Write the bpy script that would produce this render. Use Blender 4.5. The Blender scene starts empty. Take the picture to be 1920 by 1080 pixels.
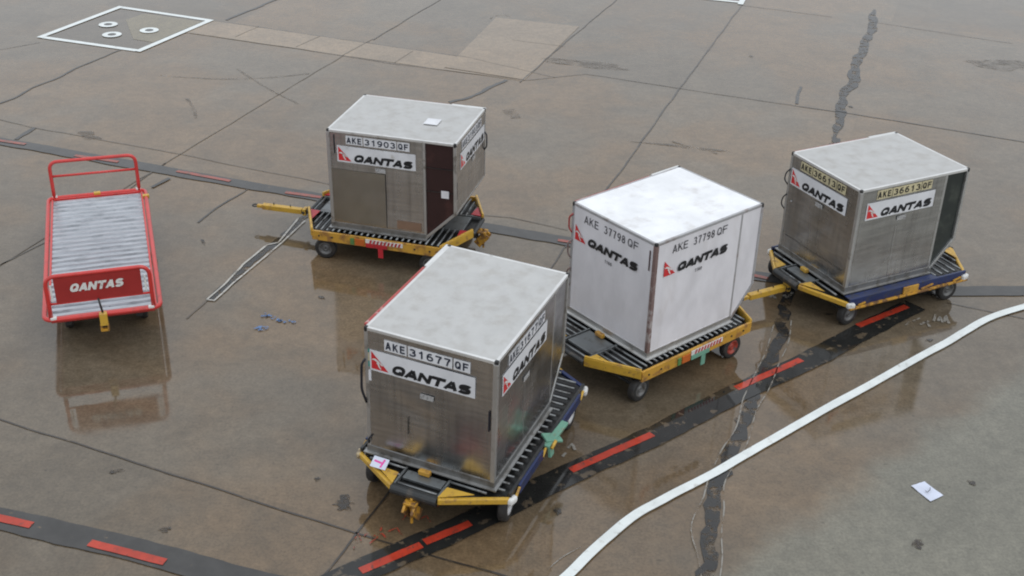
import bpy, bmesh, math, random
from mathutils import Vector, Matrix, noise
random.seed(7)
SC = bpy.context.scene
COL = SC.collection
V = Vector

# ------------------------------------------------------------------ camera
FOC, PITCH, ROLL, CAMH = 2.2227, 0.5031, 0.0343, 8.6425
_r = V((1, 0, 0)); FW = V((0, math.cos(PITCH), -math.sin(PITCH))); _u = _r.cross(FW)
RT = _r * math.cos(ROLL) + _u * math.sin(ROLL)
UP = -_r * math.sin(ROLL) + _u * math.cos(ROLL)
def at(px, py, z=0.0):
    """survey: a pixel of the 1920 photograph -> the real point at height z"""
    d = RT * ((px - 960) / 1000 / FOC) - UP * ((py - 540) / 1000 / FOC) + FW
    k = (z - CAMH) / d.z
    return V((d.x * k, d.y * k, z))
cam = bpy.data.cameras.new('camera'); cam.sensor_width = 36; cam.lens = 36 * FOC * 1000 / 1920
cam.clip_start = 0.1; cam.clip_end = 2000
co = bpy.data.objects.new('camera', cam); COL.objects.link(co)
co.matrix_world = Matrix.Translation((0, 0, CAMH)) @ Matrix((RT, UP, -FW)).transposed().to_4x4()
SC.camera = co

# ------------------------------------------------------------------ materials
MATS = {}
def nt(name):
    m = bpy.data.materials.new(name); m.use_nodes = True
    t = m.node_tree; b = t.nodes['Principled BSDF']
    MATS[name] = m
    return m, t, b
def N(t, typ, **kw):
    n = t.nodes.new(typ)
    for k, v in kw.items():
        if k.startswith('_'): n.inputs[k[1:].replace('_', ' ')].default_value = v
        else: setattr(n, k, v)
    return n
def L(t, a, b): t.links.new(a, b)
def noise_n(t, vec, scale, detail=4, rough=.55, dist=0.0):
    n = N(t, 'ShaderNodeTexNoise'); n.inputs['Scale'].default_value = scale
    n.inputs['Detail'].default_value = detail; n.inputs['Roughness'].default_value = rough
    n.inputs['Distortion'].default_value = dist
    if vec is not None: L(t, vec, n.inputs['Vector'])
    return n.outputs['Fac']
def ramp(t, fac, a, b, va=0.0, vb=1.0):
    n = N(t, 'ShaderNodeMapRange'); n.interpolation_type = 'SMOOTHSTEP'
    n.inputs['From Min'].default_value = a; n.inputs['From Max'].default_value = b
    n.inputs['To Min'].default_value = va; n.inputs['To Max'].default_value = vb
    L(t, fac, n.inputs['Value']); return n.outputs['Result']
def mixc(t, fac, a, b):
    n = N(t, 'ShaderNodeMix'); n.data_type = 'RGBA'
    for s, v in ((6, a), (7, b)):
        if hasattr(v, 'node'): L(t, v, n.inputs[s])
        else: n.inputs[s].default_value = (*v, 1)
    if hasattr(fac, 'node'): L(t, fac, n.inputs[0])
    else: n.inputs[0].default_value = fac
    return n.outputs[2]
def mathn(t, op, a, b=0.0):
    n = N(t, 'ShaderNodeMath'); n.operation = op
    for s, v in ((0, a), (1, b)):
        if hasattr(v, 'node'): L(t, v, n.inputs[s])
        else: n.inputs[s].default_value = v
    return n.outputs[0]
def obj_coord(t, scale=None):
    c = N(t, 'ShaderNodeTexCoord').outputs['Object']
    oi = N(t, 'ShaderNodeObjectInfo')
    a = N(t, 'ShaderNodeVectorMath'); a.operation = 'ADD'
    r = mathn(t, 'MULTIPLY', oi.outputs['Random'], 37.0)
    L(t, c, a.inputs[0]); L(t, r, a.inputs[1])
    out = a.outputs[0]
    if scale:
        m = N(t, 'ShaderNodeVectorMath'); m.operation = 'MULTIPLY'; m.inputs[1].default_value = scale
        L(t, out, m.inputs[0]); out = m.outputs[0]
    return out
def mat(name, col, rough=.5, metal=0.0, dirt=None, lo=.55, hi=.7, scale=6.0, stretch=None,
        rough2=None, bump=0.0, bscale=20.0, dirt2=None, lo2=.6, hi2=.7, scale2=25.0, metal_d=None, coat=0.0, streak=False, mott=(.88, 1.06), mscale=3.1):
    m, t, b = nt(name)
    vec = obj_coord(t, stretch)
    base = N(t, 'ShaderNodeRGB'); base.outputs[0].default_value = (*col, 1); base = base.outputs[0]
    if dirt is not None:
        f = ramp(t, noise_n(t, vec, scale, 6, .6), lo, hi)
        base = mixc(t, f, base, dirt)
        if rough2 is not None: L(t, mathn(t, 'ADD', mathn(t, 'MULTIPLY', f, rough2 - rough), rough), b.inputs['Roughness'])
        if metal_d is not None: L(t, mathn(t, 'ADD', mathn(t, 'MULTIPLY', f, metal_d - metal), metal), b.inputs['Metallic'])
    if dirt2 is not None:
        f2 = ramp(t, noise_n(t, vec, scale2, 4, .7), lo2, hi2)
        base = mixc(t, f2, base, dirt2)
    # faint overall mottling
    mo = ramp(t, noise_n(t, vec, mscale, 5, .6), .25, .75, *mott)
    if streak:
        sm = N(t, 'ShaderNodeVectorMath'); sm.operation = 'MULTIPLY'; sm.inputs[1].default_value = (2.2, 2.2, 60); L(t, vec, sm.inputs[0])
        mo = mathn(t, 'MULTIPLY', mo, ramp(t, noise_n(t, sm.outputs[0], 1.0, 3, .6), .3, .7, .86, 1.12))
        sm2 = N(t, 'ShaderNodeVectorMath'); sm2.operation = 'MULTIPLY'; sm2.inputs[1].default_value = (16, 16, .9); L(t, vec, sm2.inputs[0])
        mo = mathn(t, 'MULTIPLY', mo, ramp(t, noise_n(t, sm2.outputs[0], 1.0, 3, .6), .45, .75, 1.0, .80))
    mm = N(t, 'ShaderNodeVectorMath'); mm.operation = 'MULTIPLY'
    L(t, base, mm.inputs[0]); L(t, mo, mm.inputs[1])
    L(t, mm.outputs[0], b.inputs['Base Color'])
    if rough2 is None: b.inputs['Roughness'].default_value = rough
    if metal_d is None: b.inputs['Metallic'].default_value = metal
    b.inputs['Coat Weight'].default_value = coat; b.inputs['Coat Roughness'].default_value = .08
    if bump:
        bn = N(t, 'ShaderNodeBump'); bn.inputs['Strength'].default_value = bump; bn.inputs['Distance'].default_value = .01
        L(t, noise_n(t, vec, bscale, 3), bn.inputs['Height']); L(t, bn.outputs[0], b.inputs['Normal'])
    return m

WET_IOR = 1.6
def position(t): return N(t, 'ShaderNodeNewGeometry').outputs['Position']
def wet_finish(t, b, pos, r_lo=.03, r_hi=.12, bump=.26, ior=WET_IOR):
    r = ramp(t, noise_n(t, pos, .55, 4, .6), .35, .68, r_lo, r_hi)
    L(t, r, b.inputs['Roughness'])
    b.inputs['IOR'].default_value = ior
    bn = N(t, 'ShaderNodeBump'); bn.inputs['Strength'].default_value = bump; bn.inputs['Distance'].default_value = .004
    L(t, noise_n(t, pos, 3.0, 3, .5), bn.inputs['Height'])
    L(t, bn.outputs[0], b.inputs['Normal'])
def ground_mat(name, c1, c2, c3, slab=True):
    m, t, b = nt(name)
    pos = position(t)
    big = ramp(t, noise_n(t, pos, .22, 4, .6), .42, .58)
    col = mixc(t, big, c1, c2)
    mid = ramp(t, noise_n(t, pos, 1.3, 6, .68, .4), .42, .72)
    col = mixc(t, mathn(t, 'MULTIPLY', mid, .55), col, c3)
    # pale veil of light over the bottom right, painted into the ground colour
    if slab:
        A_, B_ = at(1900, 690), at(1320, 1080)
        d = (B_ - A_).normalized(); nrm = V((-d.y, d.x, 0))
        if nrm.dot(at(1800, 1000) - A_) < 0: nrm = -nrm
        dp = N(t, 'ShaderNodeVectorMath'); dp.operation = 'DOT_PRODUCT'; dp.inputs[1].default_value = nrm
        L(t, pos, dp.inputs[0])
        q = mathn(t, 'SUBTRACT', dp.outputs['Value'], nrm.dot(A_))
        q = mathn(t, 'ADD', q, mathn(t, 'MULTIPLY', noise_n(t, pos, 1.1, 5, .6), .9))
        light_veil = ramp(t, q, .30, .85)
        col = mixc(t, mathn(t, 'MULTIPLY', light_veil, .8), col, (.165, .160, .126))
    # aggregate speckle
    sp = noise_n(t, pos, 28, 5, .75)
    spv = ramp(t, sp, .3, .7,   .85, 1.14)
    sp2 = ramp(t, noise_n(t, pos, 7, 4, .7), .3, .7, .88, 1.12)
    dk = ramp(t, noise_n(t, pos, 11, 2, .5), .68, .76, 1.0, .72)
    v = mathn(t, 'MULTIPLY', mathn(t, 'MULTIPLY', spv, sp2), dk)
    # each cast slab has its own slight tint
    def axis(dx, dy, off, step):
        dp = N(t, 'ShaderNodeVectorMath'); dp.operation = 'DOT_PRODUCT'; dp.inputs[1].default_value = (dx, dy, 0)
        L(t, pos, dp.inputs[0]); return mathn(t, 'FLOOR', mathn(t, 'DIVIDE', mathn(t, 'ADD', dp.outputs['Value'], off), step))
    cv = N(t, 'ShaderNodeCombineXYZ'); L(t, axis(.94, -.342, 12.8, 3.8), cv.inputs[0]); L(t, axis(.342, .94, -9.0, 7.8), cv.inputs[1])
    wn = N(t, 'ShaderNodeTexWhiteNoise'); L(t, cv.outputs[0], wn.inputs['Vector'])
    v = mathn(t, 'MULTIPLY', v, mathn(t, 'ADD', mathn(t, 'MULTIPLY', wn.outputs['Value'], .22), .89))
    st = ramp(t, noise_n(t, pos, .75, 7, .72, 1.2), .30, .70, .86, 1.10)
    v = mathn(t, 'MULTIPLY', v, st)
    mm = N(t, 'ShaderNodeVectorMath'); mm.operation = 'MULTIPLY'
    L(t, col, mm.inputs[0]); L(t, v, mm.inputs[1]); L(t, mm.outputs[0], b.inputs['Base Color'])
    wet_finish(t, b, pos)
    return m
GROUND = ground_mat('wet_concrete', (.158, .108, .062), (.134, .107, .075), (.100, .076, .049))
TAN = ground_mat('tan_concrete', (.245, .178, .112), (.220, .165, .108), (.185, .14, .092), slab=False)
DKSLAB = ground_mat('dark_slab', (.118, .092, .066), (.108, .088, .064), (.095, .077, .056), slab=False)
PALE = ground_mat('pale_sand', (.18, .15, .09), (.17, .14, .085), (.14, .112, .07), slab=False)

def mark_mat(name, col, under=(.125, .092, .06), lo=.62, hi=.70, scale=9.0, var=.15, r_lo=.04, r_hi=.14, alpha=False, ior=1.45):
    """paint or tar laid on the ground, worn through to the concrete in patches"""
    m, t, b = nt(name)
    pos = position(t)
    f = ramp(t, noise_n(t, pos, scale, 5, .6), lo, hi)
    c = mixc(t, f, col, under)
    vv = ramp(t, noise_n(t, pos, 4, 4, .6), .3, .7, 1 - var, 1 + var)
    mm = N(t, 'ShaderNodeVectorMath'); mm.operation = 'MULTIPLY'
    L(t, c, mm.inputs[0]); L(t, vv, mm.inputs[1]); L(t, mm.outputs[0], b.inputs['Base Color'])
    wet_finish(t, b, pos, r_lo, r_hi, .22, ior)
    if alpha:
        a = ramp(t, noise_n(t, pos, scale, 5, .65), lo, hi, 1.0, 0.0)
        L(t, a, b.inputs['Alpha'])
    return m
TAR = mark_mat('black_tar', (.020, .020, .019), lo=.57, hi=.64, scale=5.5, under=(.10, .078, .055))
TAR2 = mark_mat('grey_tar', (.052, .050, .048), lo=.66, hi=.75, scale=8)
FADED = mark_mat('faded_red_paint', (.30, .075, .055), under=(.14, .08, .06), lo=.45, hi=.68)
REDP = mark_mat('red_paint', (.42, .045, .024), under=(.14, .045, .035), lo=.54, hi=.70, scale=12)
WHITEP = mark_mat('white_paint', (.72, .76, .75), under=(.50, .50, .47), lo=.58, hi=.76, var=.06, r_lo=.12, r_hi=.3)
JOINT = mark_mat('joint_sealant', (.045, .038, .032), lo=.55, hi=.70, scale=5, ior=1.55)
FJOINT = mark_mat('faint_joint', (.085, .066, .046), under=(.12, .09, .06), lo=.45, hi=.65, scale=3, ior=1.6)
CRACKT = mark_mat('cracked_tar', (.030, .029, .028), lo=.50, hi=.66, scale=5.5, alpha=True)
CHALKW = mark_mat('white_chalk_outline', (.48, .46, .42), lo=.50, hi=.75, scale=4, alpha=True)
CHALK = mark_mat('chalk_paint', (.30, .285, .255), lo=.40, hi=.66, scale=4, alpha=True)
BLUEC = mark_mat('blue_chalk', (.08, .17, .36), lo=.42, hi=.60, scale=16, alpha=True)
REDC = mark_mat('red_chalk', (.30, .05, .03), lo=.47, hi=.60, scale=14, alpha=True)
STAIN = mark_mat('oil_stain', (.045, .040, .036), lo=.40, hi=.68, scale=9, alpha=True)
SMEAR = mark_mat('rubber_smear', (.095, .076, .056), lo=.22, hi=.66, scale=2.5, alpha=True, ior=1.55)

ALU = mat('aluminium', (.54, .54, .54), .24, 1.0, dirt=(.45, .445, .43), lo=.46, hi=.72, scale=2.2, stretch=(1, 1, .45),
          rough2=.34, dirt2=(.34, .33, .30), lo2=.60, hi2=.80, scale2=14, streak=True, metal_d=.95, bump=.05, bscale=5)
ALU_ROOF = mat('roof_aluminium', (.565, .56, .545), .38, .8, dirt=(.49, .475, .45), lo=.4, hi=.75, scale=5,
               rough2=.46, dirt2=(.42, .41, .38), lo2=.64, hi2=.80, scale2=30, bump=.14, bscale=7, mott=(.95, 1.03), mscale=6)
ALU_FRAME = mat('frame_aluminium', (.55, .55, .54), .38, .8, dirt=(.25, .23, .20), lo=.55, hi=.72, scale=5, rough2=.5)
ALU_LIP = mat('roof_rim_aluminium', (.72, .72, .71), .4, .55, dirt=(.45, .44, .42), lo=.6, hi=.75, scale=6)
BASE_ALU = mat('base_aluminium', (.30, .30, .295), .42, .8, dirt=(.18, .17, .155), lo=.45, hi=.68, scale=7, rough2=.55)
WHITE_PANEL = mat('white_panel', (.70, .69, .72), .38, 0, dirt=(.58, .555, .56), lo=.52, hi=.8, scale=1.8, stretch=(1, 1, .5),
                  dirt2=(.30, .27, .25), lo2=.70, hi2=.78, scale2=11, bump=.04, bscale=4)
WHITE_ROOF = mat('white_roof', (.82, .83, .85), .35, 0, dirt=(.62, .60, .59), lo=.50, hi=.78, scale=3,
                 dirt2=(.45, .43, .42), lo2=.69, hi2=.76, scale2=9)
DARK_PANEL = mat('dark_reflection_panel', (.045, .022, .022), .25, .3, dirt=(.08, .035, .032), lo=.5, hi=.7, scale=2.5)  # polished overhang sheet, its dark reddish reflection put into the colour
DARK_PANEL2 = mat('green_reflection_panel', (.035, .042, .040), .28, .3, dirt=(.07, .08, .07), lo=.5, hi=.7, scale=3)  # same kind of sheet, a dark greenish reflection put into the colour
REFLECT_SHEET = mat('ground_reflection_sheet', (.43, .42, .385), .27, 1.0, dirt=(.38, .37, .33), lo=.4, hi=.7, scale=3, bump=.05, bscale=3)  # brown of the mirrored ground put into this sheet's colour
POST_MAROON = mat('rusty_maroon_paint', (.22, .15, .14), .45, .2, dirt=(.40, .36, .35), lo=.5, hi=.65, scale=7)
REDTRIM = mat('red_trim', (.38, .06, .055), .45, 0, dirt=(.5, .3, .28), lo=.58, hi=.7, scale=9)
BLACKR = mat('black_rubber', (.018, .018, .019), .5, 0, dirt=(.05, .045, .04), lo=.5, hi=.7, scale=9)
STRAP = mat('black_strap', (.012, .013, .02), .55)
STICK_W = mat('white_sticker', (.70, .71, .74), .35, 0, dirt=(.50, .49, .47), lo=.6, hi=.78, scale=8)
STICK_C = mat('cream_sticker', (.58, .52, .33), .4, 0, dirt=(.42, .38, .27), lo=.5, hi=.7, scale=9)
STICK_T = mat('teal_sticker', (.04, .28, .24), .4)
STICK_G = mat('grey_sticker', (.42, .42, .42), .4, 0, dirt=(.2, .2, .2), lo=.5, hi=.6, scale=40)
LETTER = mat('black_lettering', (.012, .013, .016), .4, 0, dirt=(.10, .10, .10), lo=.62, hi=.75, scale=14)
LETTER_B = mat('navy_lettering', (.02, .028, .05), .4, 0, dirt=(.12, .12, .13), lo=.62, hi=.75, scale=14)
LETTER_G = mat('grey_lettering', (.06, .06, .07), .4, 0, dirt=(.2, .2, .2), lo=.6, hi=.75, scale=14)
EMBLEM = mat('emblem_red', (.60, .03, .035), .35, 0, dirt=(.5, .12, .10), lo=.62, hi=.75, scale=12)
YELLOW = mat('yellow_paint', (.53, .29, .04), .38, 0, dirt=(.30, .15, .04), lo=.46, hi=.64, scale=7, rough2=.6,
             dirt2=(.09, .055, .035), lo2=.62, hi2=.70, scale2=14)
YELLOW2 = mat('bright_yellow_paint', (.58, .35, .045), .35, 0, dirt=(.36, .20, .06), lo=.52, hi=.68, scale=9, rough2=.5,
              dirt2=(.11, .075, .045), lo2=.62, hi2=.70, scale2=16)
YELLOW_PALE = mat('chipped_yellow_paint', (.60, .42, .16), .45, 0, dirt=(.30, .20, .10), lo=.5, hi=.62, scale=16)
WORN_YELLOW = mat('worn_yellow_paint', (.52, .27, .03), .45, 0, dirt=(.16, .08, .03), lo=.44, hi=.58, scale=12, rough2=.7)
BLUE = mat('blue_paint', (.011, .024, .095), .35, 0, dirt=(.03, .035, .06), lo=.5, hi=.66, scale=8, rough2=.5)
DKGREY = mat('dark_steel', (.045, .047, .048), .4, .5, dirt=(.09, .08, .07), lo=.5, hi=.7, scale=8)
PAN = mat('deck_pan', (.014, .014, .014), .35, .2, dirt=(.04, .035, .03), lo=.5, hi=.7, scale=6)
ROLLER = mat('roller_steel', (.22, .23, .235), .4, .8, dirt=(.08, .075, .07), lo=.5, hi=.68, scale=7, rough2=.5)
PLATE = mat('grey_plate', (.20, .215, .22), .35, .6, dirt=(.12, .12, .12), lo=.5, hi=.7, scale=6)
REDPAINT = mat('red_cart_paint', (.56, .035, .03), .32, 0, dirt=(.34, .03, .025), lo=.55, hi=.75, scale=6, coat=.3)
REDBOARD = mat('red_board_paint', (.33, .026, .024), .35, 0, dirt=(.30, .026, .024), lo=.5, hi=.75, scale=3)
REDACC = mat('red_accent_paint', (.45, .02, .03), .4, 0, dirt=(.2, .03, .03), lo=.55, hi=.7, scale=9)
TEAL = mat('teal_accent_paint', (.15, .34, .25), .45, 0, dirt=(.20, .25, .18), lo=.55, hi=.68, scale=12)
GREENACC = mat('green_accent_paint', (.10, .22, .07), .45)
ORANGEACC = mat('orange_accent_paint', (.50, .12, .02), .45)
WHITEACC = mat('white_accent_paint', (.68, .68, .66), .4, 0, dirt=(.35, .34, .32), lo=.55, hi=.68, scale=14)
SLAT = mat('wet_aluminium_slats', (.50, .525, .56), .30, .55, dirt=(.36, .38, .41), lo=.45, hi=.65, scale=4, stretch=(1, 5, 1), rough2=.4,
           dirt2=(.22, .23, .25), lo2=.64, hi2=.72, scale2=11, bump=.15, bscale=14)
TYRE = mat('tyre_rubber', (.022, .021, .021), .6, 0, dirt=(.05, .045, .04), lo=.5, hi=.7, scale=9)
RIM_G = mat('grey_rim', (.16, .16, .16), .45, .3, dirt=(.08, .07, .06), lo=.5, hi=.65, scale=12)
RIM_R = mat('red_rim', (.36, .05, .03), .45, 0, dirt=(.12, .05, .04), lo=.5, hi=.65, scale=12)
RIM_W = mat('white_rim', (.55, .55, .56), .4, .2, dirt=(.2, .2, .2), lo=.55, hi=.7, scale=12)
PAPER = mat('white_paper', (.62, .66, .78), .5, 0, bump=.1, bscale=14)
PINK = mat('pink_marker', (.75, .08, .38), .5)
CHIPPED = mat('chipped_cream_paint', (.52, .42, .26), .45, 0, dirt=(.20, .14, .08), lo=.48, hi=.60, scale=22)
SEAM = mat('seam_shadow_gap', (.05, .05, .048), .5, .3)

# ------------------------------------------------------------------ mesh helpers
def link(name, me, m=None, parent=None, loc=None, rot=None, smooth=False, bevel=0.0):
    o = bpy.data.objects.new(name, me); COL.objects.link(o)
    if m is not None and not me.materials: me.materials.append(m)
    if parent is not None: o.parent = parent
    if loc is not None: o.location = loc
    if rot is not None: o.rotation_euler = rot
    if smooth:
        for p in me.polygons: p.use_smooth = True
    if bevel:
        b = o.modifiers.new('bevel', 'BEVEL'); b.width = bevel; b.segments = 2; b.limit_method = 'ANGLE'; b.angle_limit = .7
    return o
class MB:
    def __init__(s): s.v = []; s.f = []
    def add(s, vs, fs):
        k = len(s.v); s.v += [tuple(v) for v in vs]; s.f += [tuple(i + k for i in f) for f in fs]
    def box(s, x0, x1, y0, y1, z0, z1):
        s.add([(x0,y0,z0),(x1,y0,z0),(x1,y1,z0),(x0,y1,z0),(x0,y0,z1),(x1,y0,z1),(x1,y1,z1),(x0,y1,z1)],
              [(0,3,2,1),(4,5,6,7),(0,1,5,4),(1,2,6,5),(2,3,7,6),(3,0,4,7)])
    def prism(s, poly, z0, z1):
        n = len(poly)
        s.add([(x,y,z0) for x,y in poly]+[(x,y,z1) for x,y in poly],
              [tuple(range(n-1,-1,-1)), tuple(range(n,2*n))]+[(i,(i+1)%n,n+(i+1)%n,n+i) for i in range(n)])
    def bar(s, a, b, w, h, up=(0,0,1)):
        a, b = V(a), V(b); d = (b-a).normalized(); x = d.cross(V(up))
        if x.length < 1e-4: x = d.cross(V((0,1,0)))
        x.normalize(); y = x.cross(d).normalized()
        vs = []
        for p in (a, b):
            for i, j in ((-1,-1),(1,-1),(1,1),(-1,1)): vs.append(p + x*(i*w/2) + y*(j*h/2))
        s.add(vs, [(0,1,2,3),(7,6,5,4),(0,4,5,1),(1,5,6,2),(2,6,7,3),(3,7,4,0)])
    def tube(s, pts, r, n=10, closed=False):
        pts = [V(p) for p in pts]; m = len(pts); rings = []
        prev = None
        for i, p in enumerate(pts):
            if closed: d = pts[(i+1)%m]-pts[i-1]
            else: d = pts[min(i+1,m-1)]-pts[max(i-1,0)]
            d.normalize()
            x = (prev - d*prev.dot(d)) if prev is not None else d.cross(V((0,0,1)) if abs(d.z)<.9 else V((1,0,0)))
            x.normalize(); prev = x; y = d.cross(x)
            rings.append([p + (x*math.cos(2*math.pi*k/n)+y*math.sin(2*math.pi*k/n))*r for k in range(n)])
        vs = [q for ring in rings for q in ring]; fs = []
        for i in range(m if closed else m-1):
            a, b = i*n, ((i+1)%m)*n
            fs += [(a+k, a+(k+1)%n, b+(k+1)%n, b+k) for k in range(n)]
        if not closed: fs += [tuple(range(n-1,-1,-1)), tuple((m-1)*n+k for k in range(n))]
        s.add(vs, fs)
    def lathe(s, prof, axis_y=True, n=28):
        """profile (radius, y) turned about the y axis"""
        m = len(prof); vs = []
        for k in range(n):
            a = 2*math.pi*k/n
            for r, y in prof: vs.append((r*math.cos(a), y, r*math.sin(a)))
        fs = [(k*m+i, ((k+1)%n)*m+i, ((k+1)%n)*m+i+1, k*m+i+1) for k in range(n) for i in range(m-1)]
        s.add(vs, fs)
    def mesh(s, name):
        me = bpy.data.meshes.new(name); me.from_pydata(s.v, [], s.f); me.validate(); me.update()
        bm = bmesh.new(); bm.from_mesh(me); bmesh.ops.recalc_face_normals(bm, faces=bm.faces); bm.to_mesh(me); bm.free()
        return me
    def build(s, name, m, parent=None, **kw):
        return link(name, s.mesh(name), m, parent, **kw)
def empty(name, loc, rot=None, label=None, cat=None, group=None):
    o = bpy.data.objects.new(name, None); COL.objects.link(o); o.location = loc; o.empty_display_size = .3
    if rot is not None: o.rotation_euler = rot
    tag(o, label, cat, group); return o
def tag(o, label=None, cat=None, group=None, kind=None):
    if label: o['label'] = label
    if cat: o['category'] = cat
    if group: o['group'] = group
    if kind: o['kind'] = kind
    return o
def round_corners(pts, r, k=5, closed=False):
    out = []; m = len(pts); pts = [V(p) for p in pts]
    for i, p in enumerate(pts):
        if not closed and i in (0, m-1): out.append(p); continue
        a = (pts[i-1]-p); b = (pts[(i+1)%m]-p); rr = min(r, a.length*.45, b.length*.45)
        a = p + a.normalized()*rr; b = p + b.normalized()*rr
        for j in range(k+1):
            q = j/k; out.append(a*(1-q)**2 + p*2*q*(1-q) + b*q*q)
    return out

# ------------------------------------------------------------------ ground and its markings
def flat_sheet(name, poly, z, m):
    me = bpy.data.meshes.new(name)
    me.from_pydata([(p[0], p[1], z) for p in poly], [], [tuple(range(len(poly)))]); me.update()
    if me.polygons[0].normal.z < 0: me.flip_normals()
    o = link(name, me, m); o['kind'] = 'structure'; return o
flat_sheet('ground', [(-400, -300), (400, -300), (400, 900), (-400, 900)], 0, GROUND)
def smooth_line(pts, step=.12):
    pts = [V((p[0], p[1], 0)) for p in pts]; out = []
    for i in range(len(pts)-1):
        p0 = pts[max(i-1,0)]; p1 = pts[i]; p2 = pts[i+1]; p3 = pts[min(i+2, len(pts)-1)]
        k = max(2, int((p2-p1).length/step))
        for j in range(k):
            q = j/k
            out.append(.5*((2*p1)+(-p0+p2)*q+(2*p0-5*p1+4*p2-p3)*q*q+(-p0+3*p1-3*p2+p3)*q**3))
    out.append(pts[-1]); return out
def strip(name, pts, w, z, m, wob=0.0, wfreq=2.0, off=0.0, edge=0.0, straight=False, step=.12, taper=False):
    """a strip of paint, tar or sealant along a line on the ground (points in metres)"""
    if straight:
        P = [V((p[0], p[1], 0)) for p in pts]; L_ = []
        for i in range(len(P)-1):
            k = max(1, int((P[i+1]-P[i]).length/step))
            L_ += [P[i].lerp(P[i+1], j/k) for j in range(k)]
        L_.append(P[-1])
    else: L_ = smooth_line(pts, step)
    seed = random.random()*50; vs = []; s = 0; n = len(L_)
    for i, p in enumerate(L_):
        d = (L_[min(i+1,n-1)]-L_[max(i-1,0)]).normalized(); nn = V((-d.y, d.x, 0))
        if i: s += (p-L_[i-1]).length
        wv = noise.noise(V((s*wfreq, seed, 0)))*wob + off
        e1 = 1+noise.noise(V((s*wfreq*3, seed+9, 1)))*edge; e2 = 1+noise.noise(V((s*wfreq*3, seed+19, 2)))*edge
        tw = 1.0
        if taper: tw = min(1, .15+min(i, n-1-i)/max(1, n*.12))
        vs += [p+nn*(wv-w/2*e1*tw), p+nn*(wv+w/2*e2*tw)]
    me = bpy.data.meshes.new(name)
    me.from_pydata([(v.x, v.y, z) for v in vs], [], [(2*i, 2*i+1, 2*i+3, 2*i+2) for i in range(n-1)]); me.update()
    if me.polygons[0].normal.z < 0: me.flip_normals()
    o = link(name, me, m); o['kind'] = 'structure'; return o
def px(*l): return [at(x, y) for x, y in l]
Z1, Z2, Z3, Z4, Z5, Z6 = .004, .008, .012, .016, .020, .024
# slabs of another colour
flat_sheet('tan_slab', px((392, 38), (872, 108), (832, 128), (985, 151), (978, 152), (350, 62)), Z1, TAN)
flat_sheet('tan_slab', px((930, 33), (1086, 50), (984, 150), (836, 127)), Z1*1.5, TAN)
flat_sheet('dark_slab', px((90, 69), (225, 18), (385, 39), (262, 93)), Z1, DKSLAB)
flat_sheet('pale_slab', px((236, 38), (270, 26), (380, 41), (288, 80), (250, 74)), Z2, PALE)
# joints between the slabs
def joint(pts, w=.035, m=JOINT, wob=.03, z=Z2, edge=.5, f=1.2):
    return strip('slab_joint', px(*pts), w*.72, z, m, wob=wob, wfreq=f, edge=edge, straight=True, step=.15)
joint([(-120, 558), (0, 498), (320, 300), (650, 100)], .03, FJOINT)
joint([(0, 498), (150, 424), (310, 306)], .03)
joint([(285, 352), (318, 335)], .09, TAR2, z=Z4)
joint([(700, 75), (760, 38), (830, -3)], .04, JOINT)
joint([(650, 100), (700, 73)], .03, FJOINT)
joint([(-60, 220), (0, 193), (60, 165), (95, 150), (185, 110), (235, 93)], .07, TAR2, wob=.14, edge=.9)
joint([(425, 38), (462, 22), (520, -2)], .11, TAR2, wob=.1, edge=.7)
joint([(1158, -2), (1070, 72), (975, 155)], .04, JOINT)
joint([(948, 150), (905, 172), (870, 186), (845, 193)], .13, TAR2, wob=.10, edge=.9)
joint([(845, 193), (700, 330)], .03, FJOINT)
joint([(1392, 8), (1275, 165), (1145, 345), (1060, 465)], .045, JOINT)
joint([(1060, 465), (1035, 500), (900, 685), (730, 920), (605, 1085)], .035, JOINT)
joint([(-40, 775), (0, 787), (200, 849), (440, 928), (670, 1002), (970, 1088)], .033, JOINT)
joint([(-20, 219), (57, 238), (300, 282), (620, 346)], .025, FJOINT)
joint([(870, 400), (960, 408), (1065, 432)], .025, FJOINT)
joint([(355, 62), (600, 98), (720, 117), (985, 151), (1100, 139)], .03, FJOINT)
joint([(395, 38), (560, 62), (872, 107)], .03, FJOINT)
joint([(1100, 139), (1270, 165), (1500, 200)], .035, FJOINT)
joint([(1500, 200), (1600, 214), (1930, 268)], .045, JOINT)
joint([(1390, 10), (1560, 32)], .03, FJOINT); joint([(1640, 42), (1900, 82)], .03, FJOINT)
joint([(-10, 95), (75, 80)], .03, FJOINT)
joint([(440, 70), (485, 50)], .02, FJOINT); joint([(555, 88), (600, 68)], .02, FJOINT)
joint([(740, 118), (775, 96)], .02, FJOINT)
joint([(1775, 568), (1920, 598)], .025, JOINT)
joint([(872, 107), (1040, 145)], .02, FJOINT); joint([(960, 75), (1060, 88)], .02, FJOINT)
joint([(1502, 163), (1492, 195)], .09, TAR2, wob=.08, edge=.9)
joint([(455, 362), (405, 392), (372, 418)], .05, TAR2, wob=.06, edge=.9)
joint([(455, 362), (470, 352)], .03, JOINT)
joint([(65, 240), (48, 250), (30, 262)], .13, TAR2, wob=.06, edge=.8)
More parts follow.
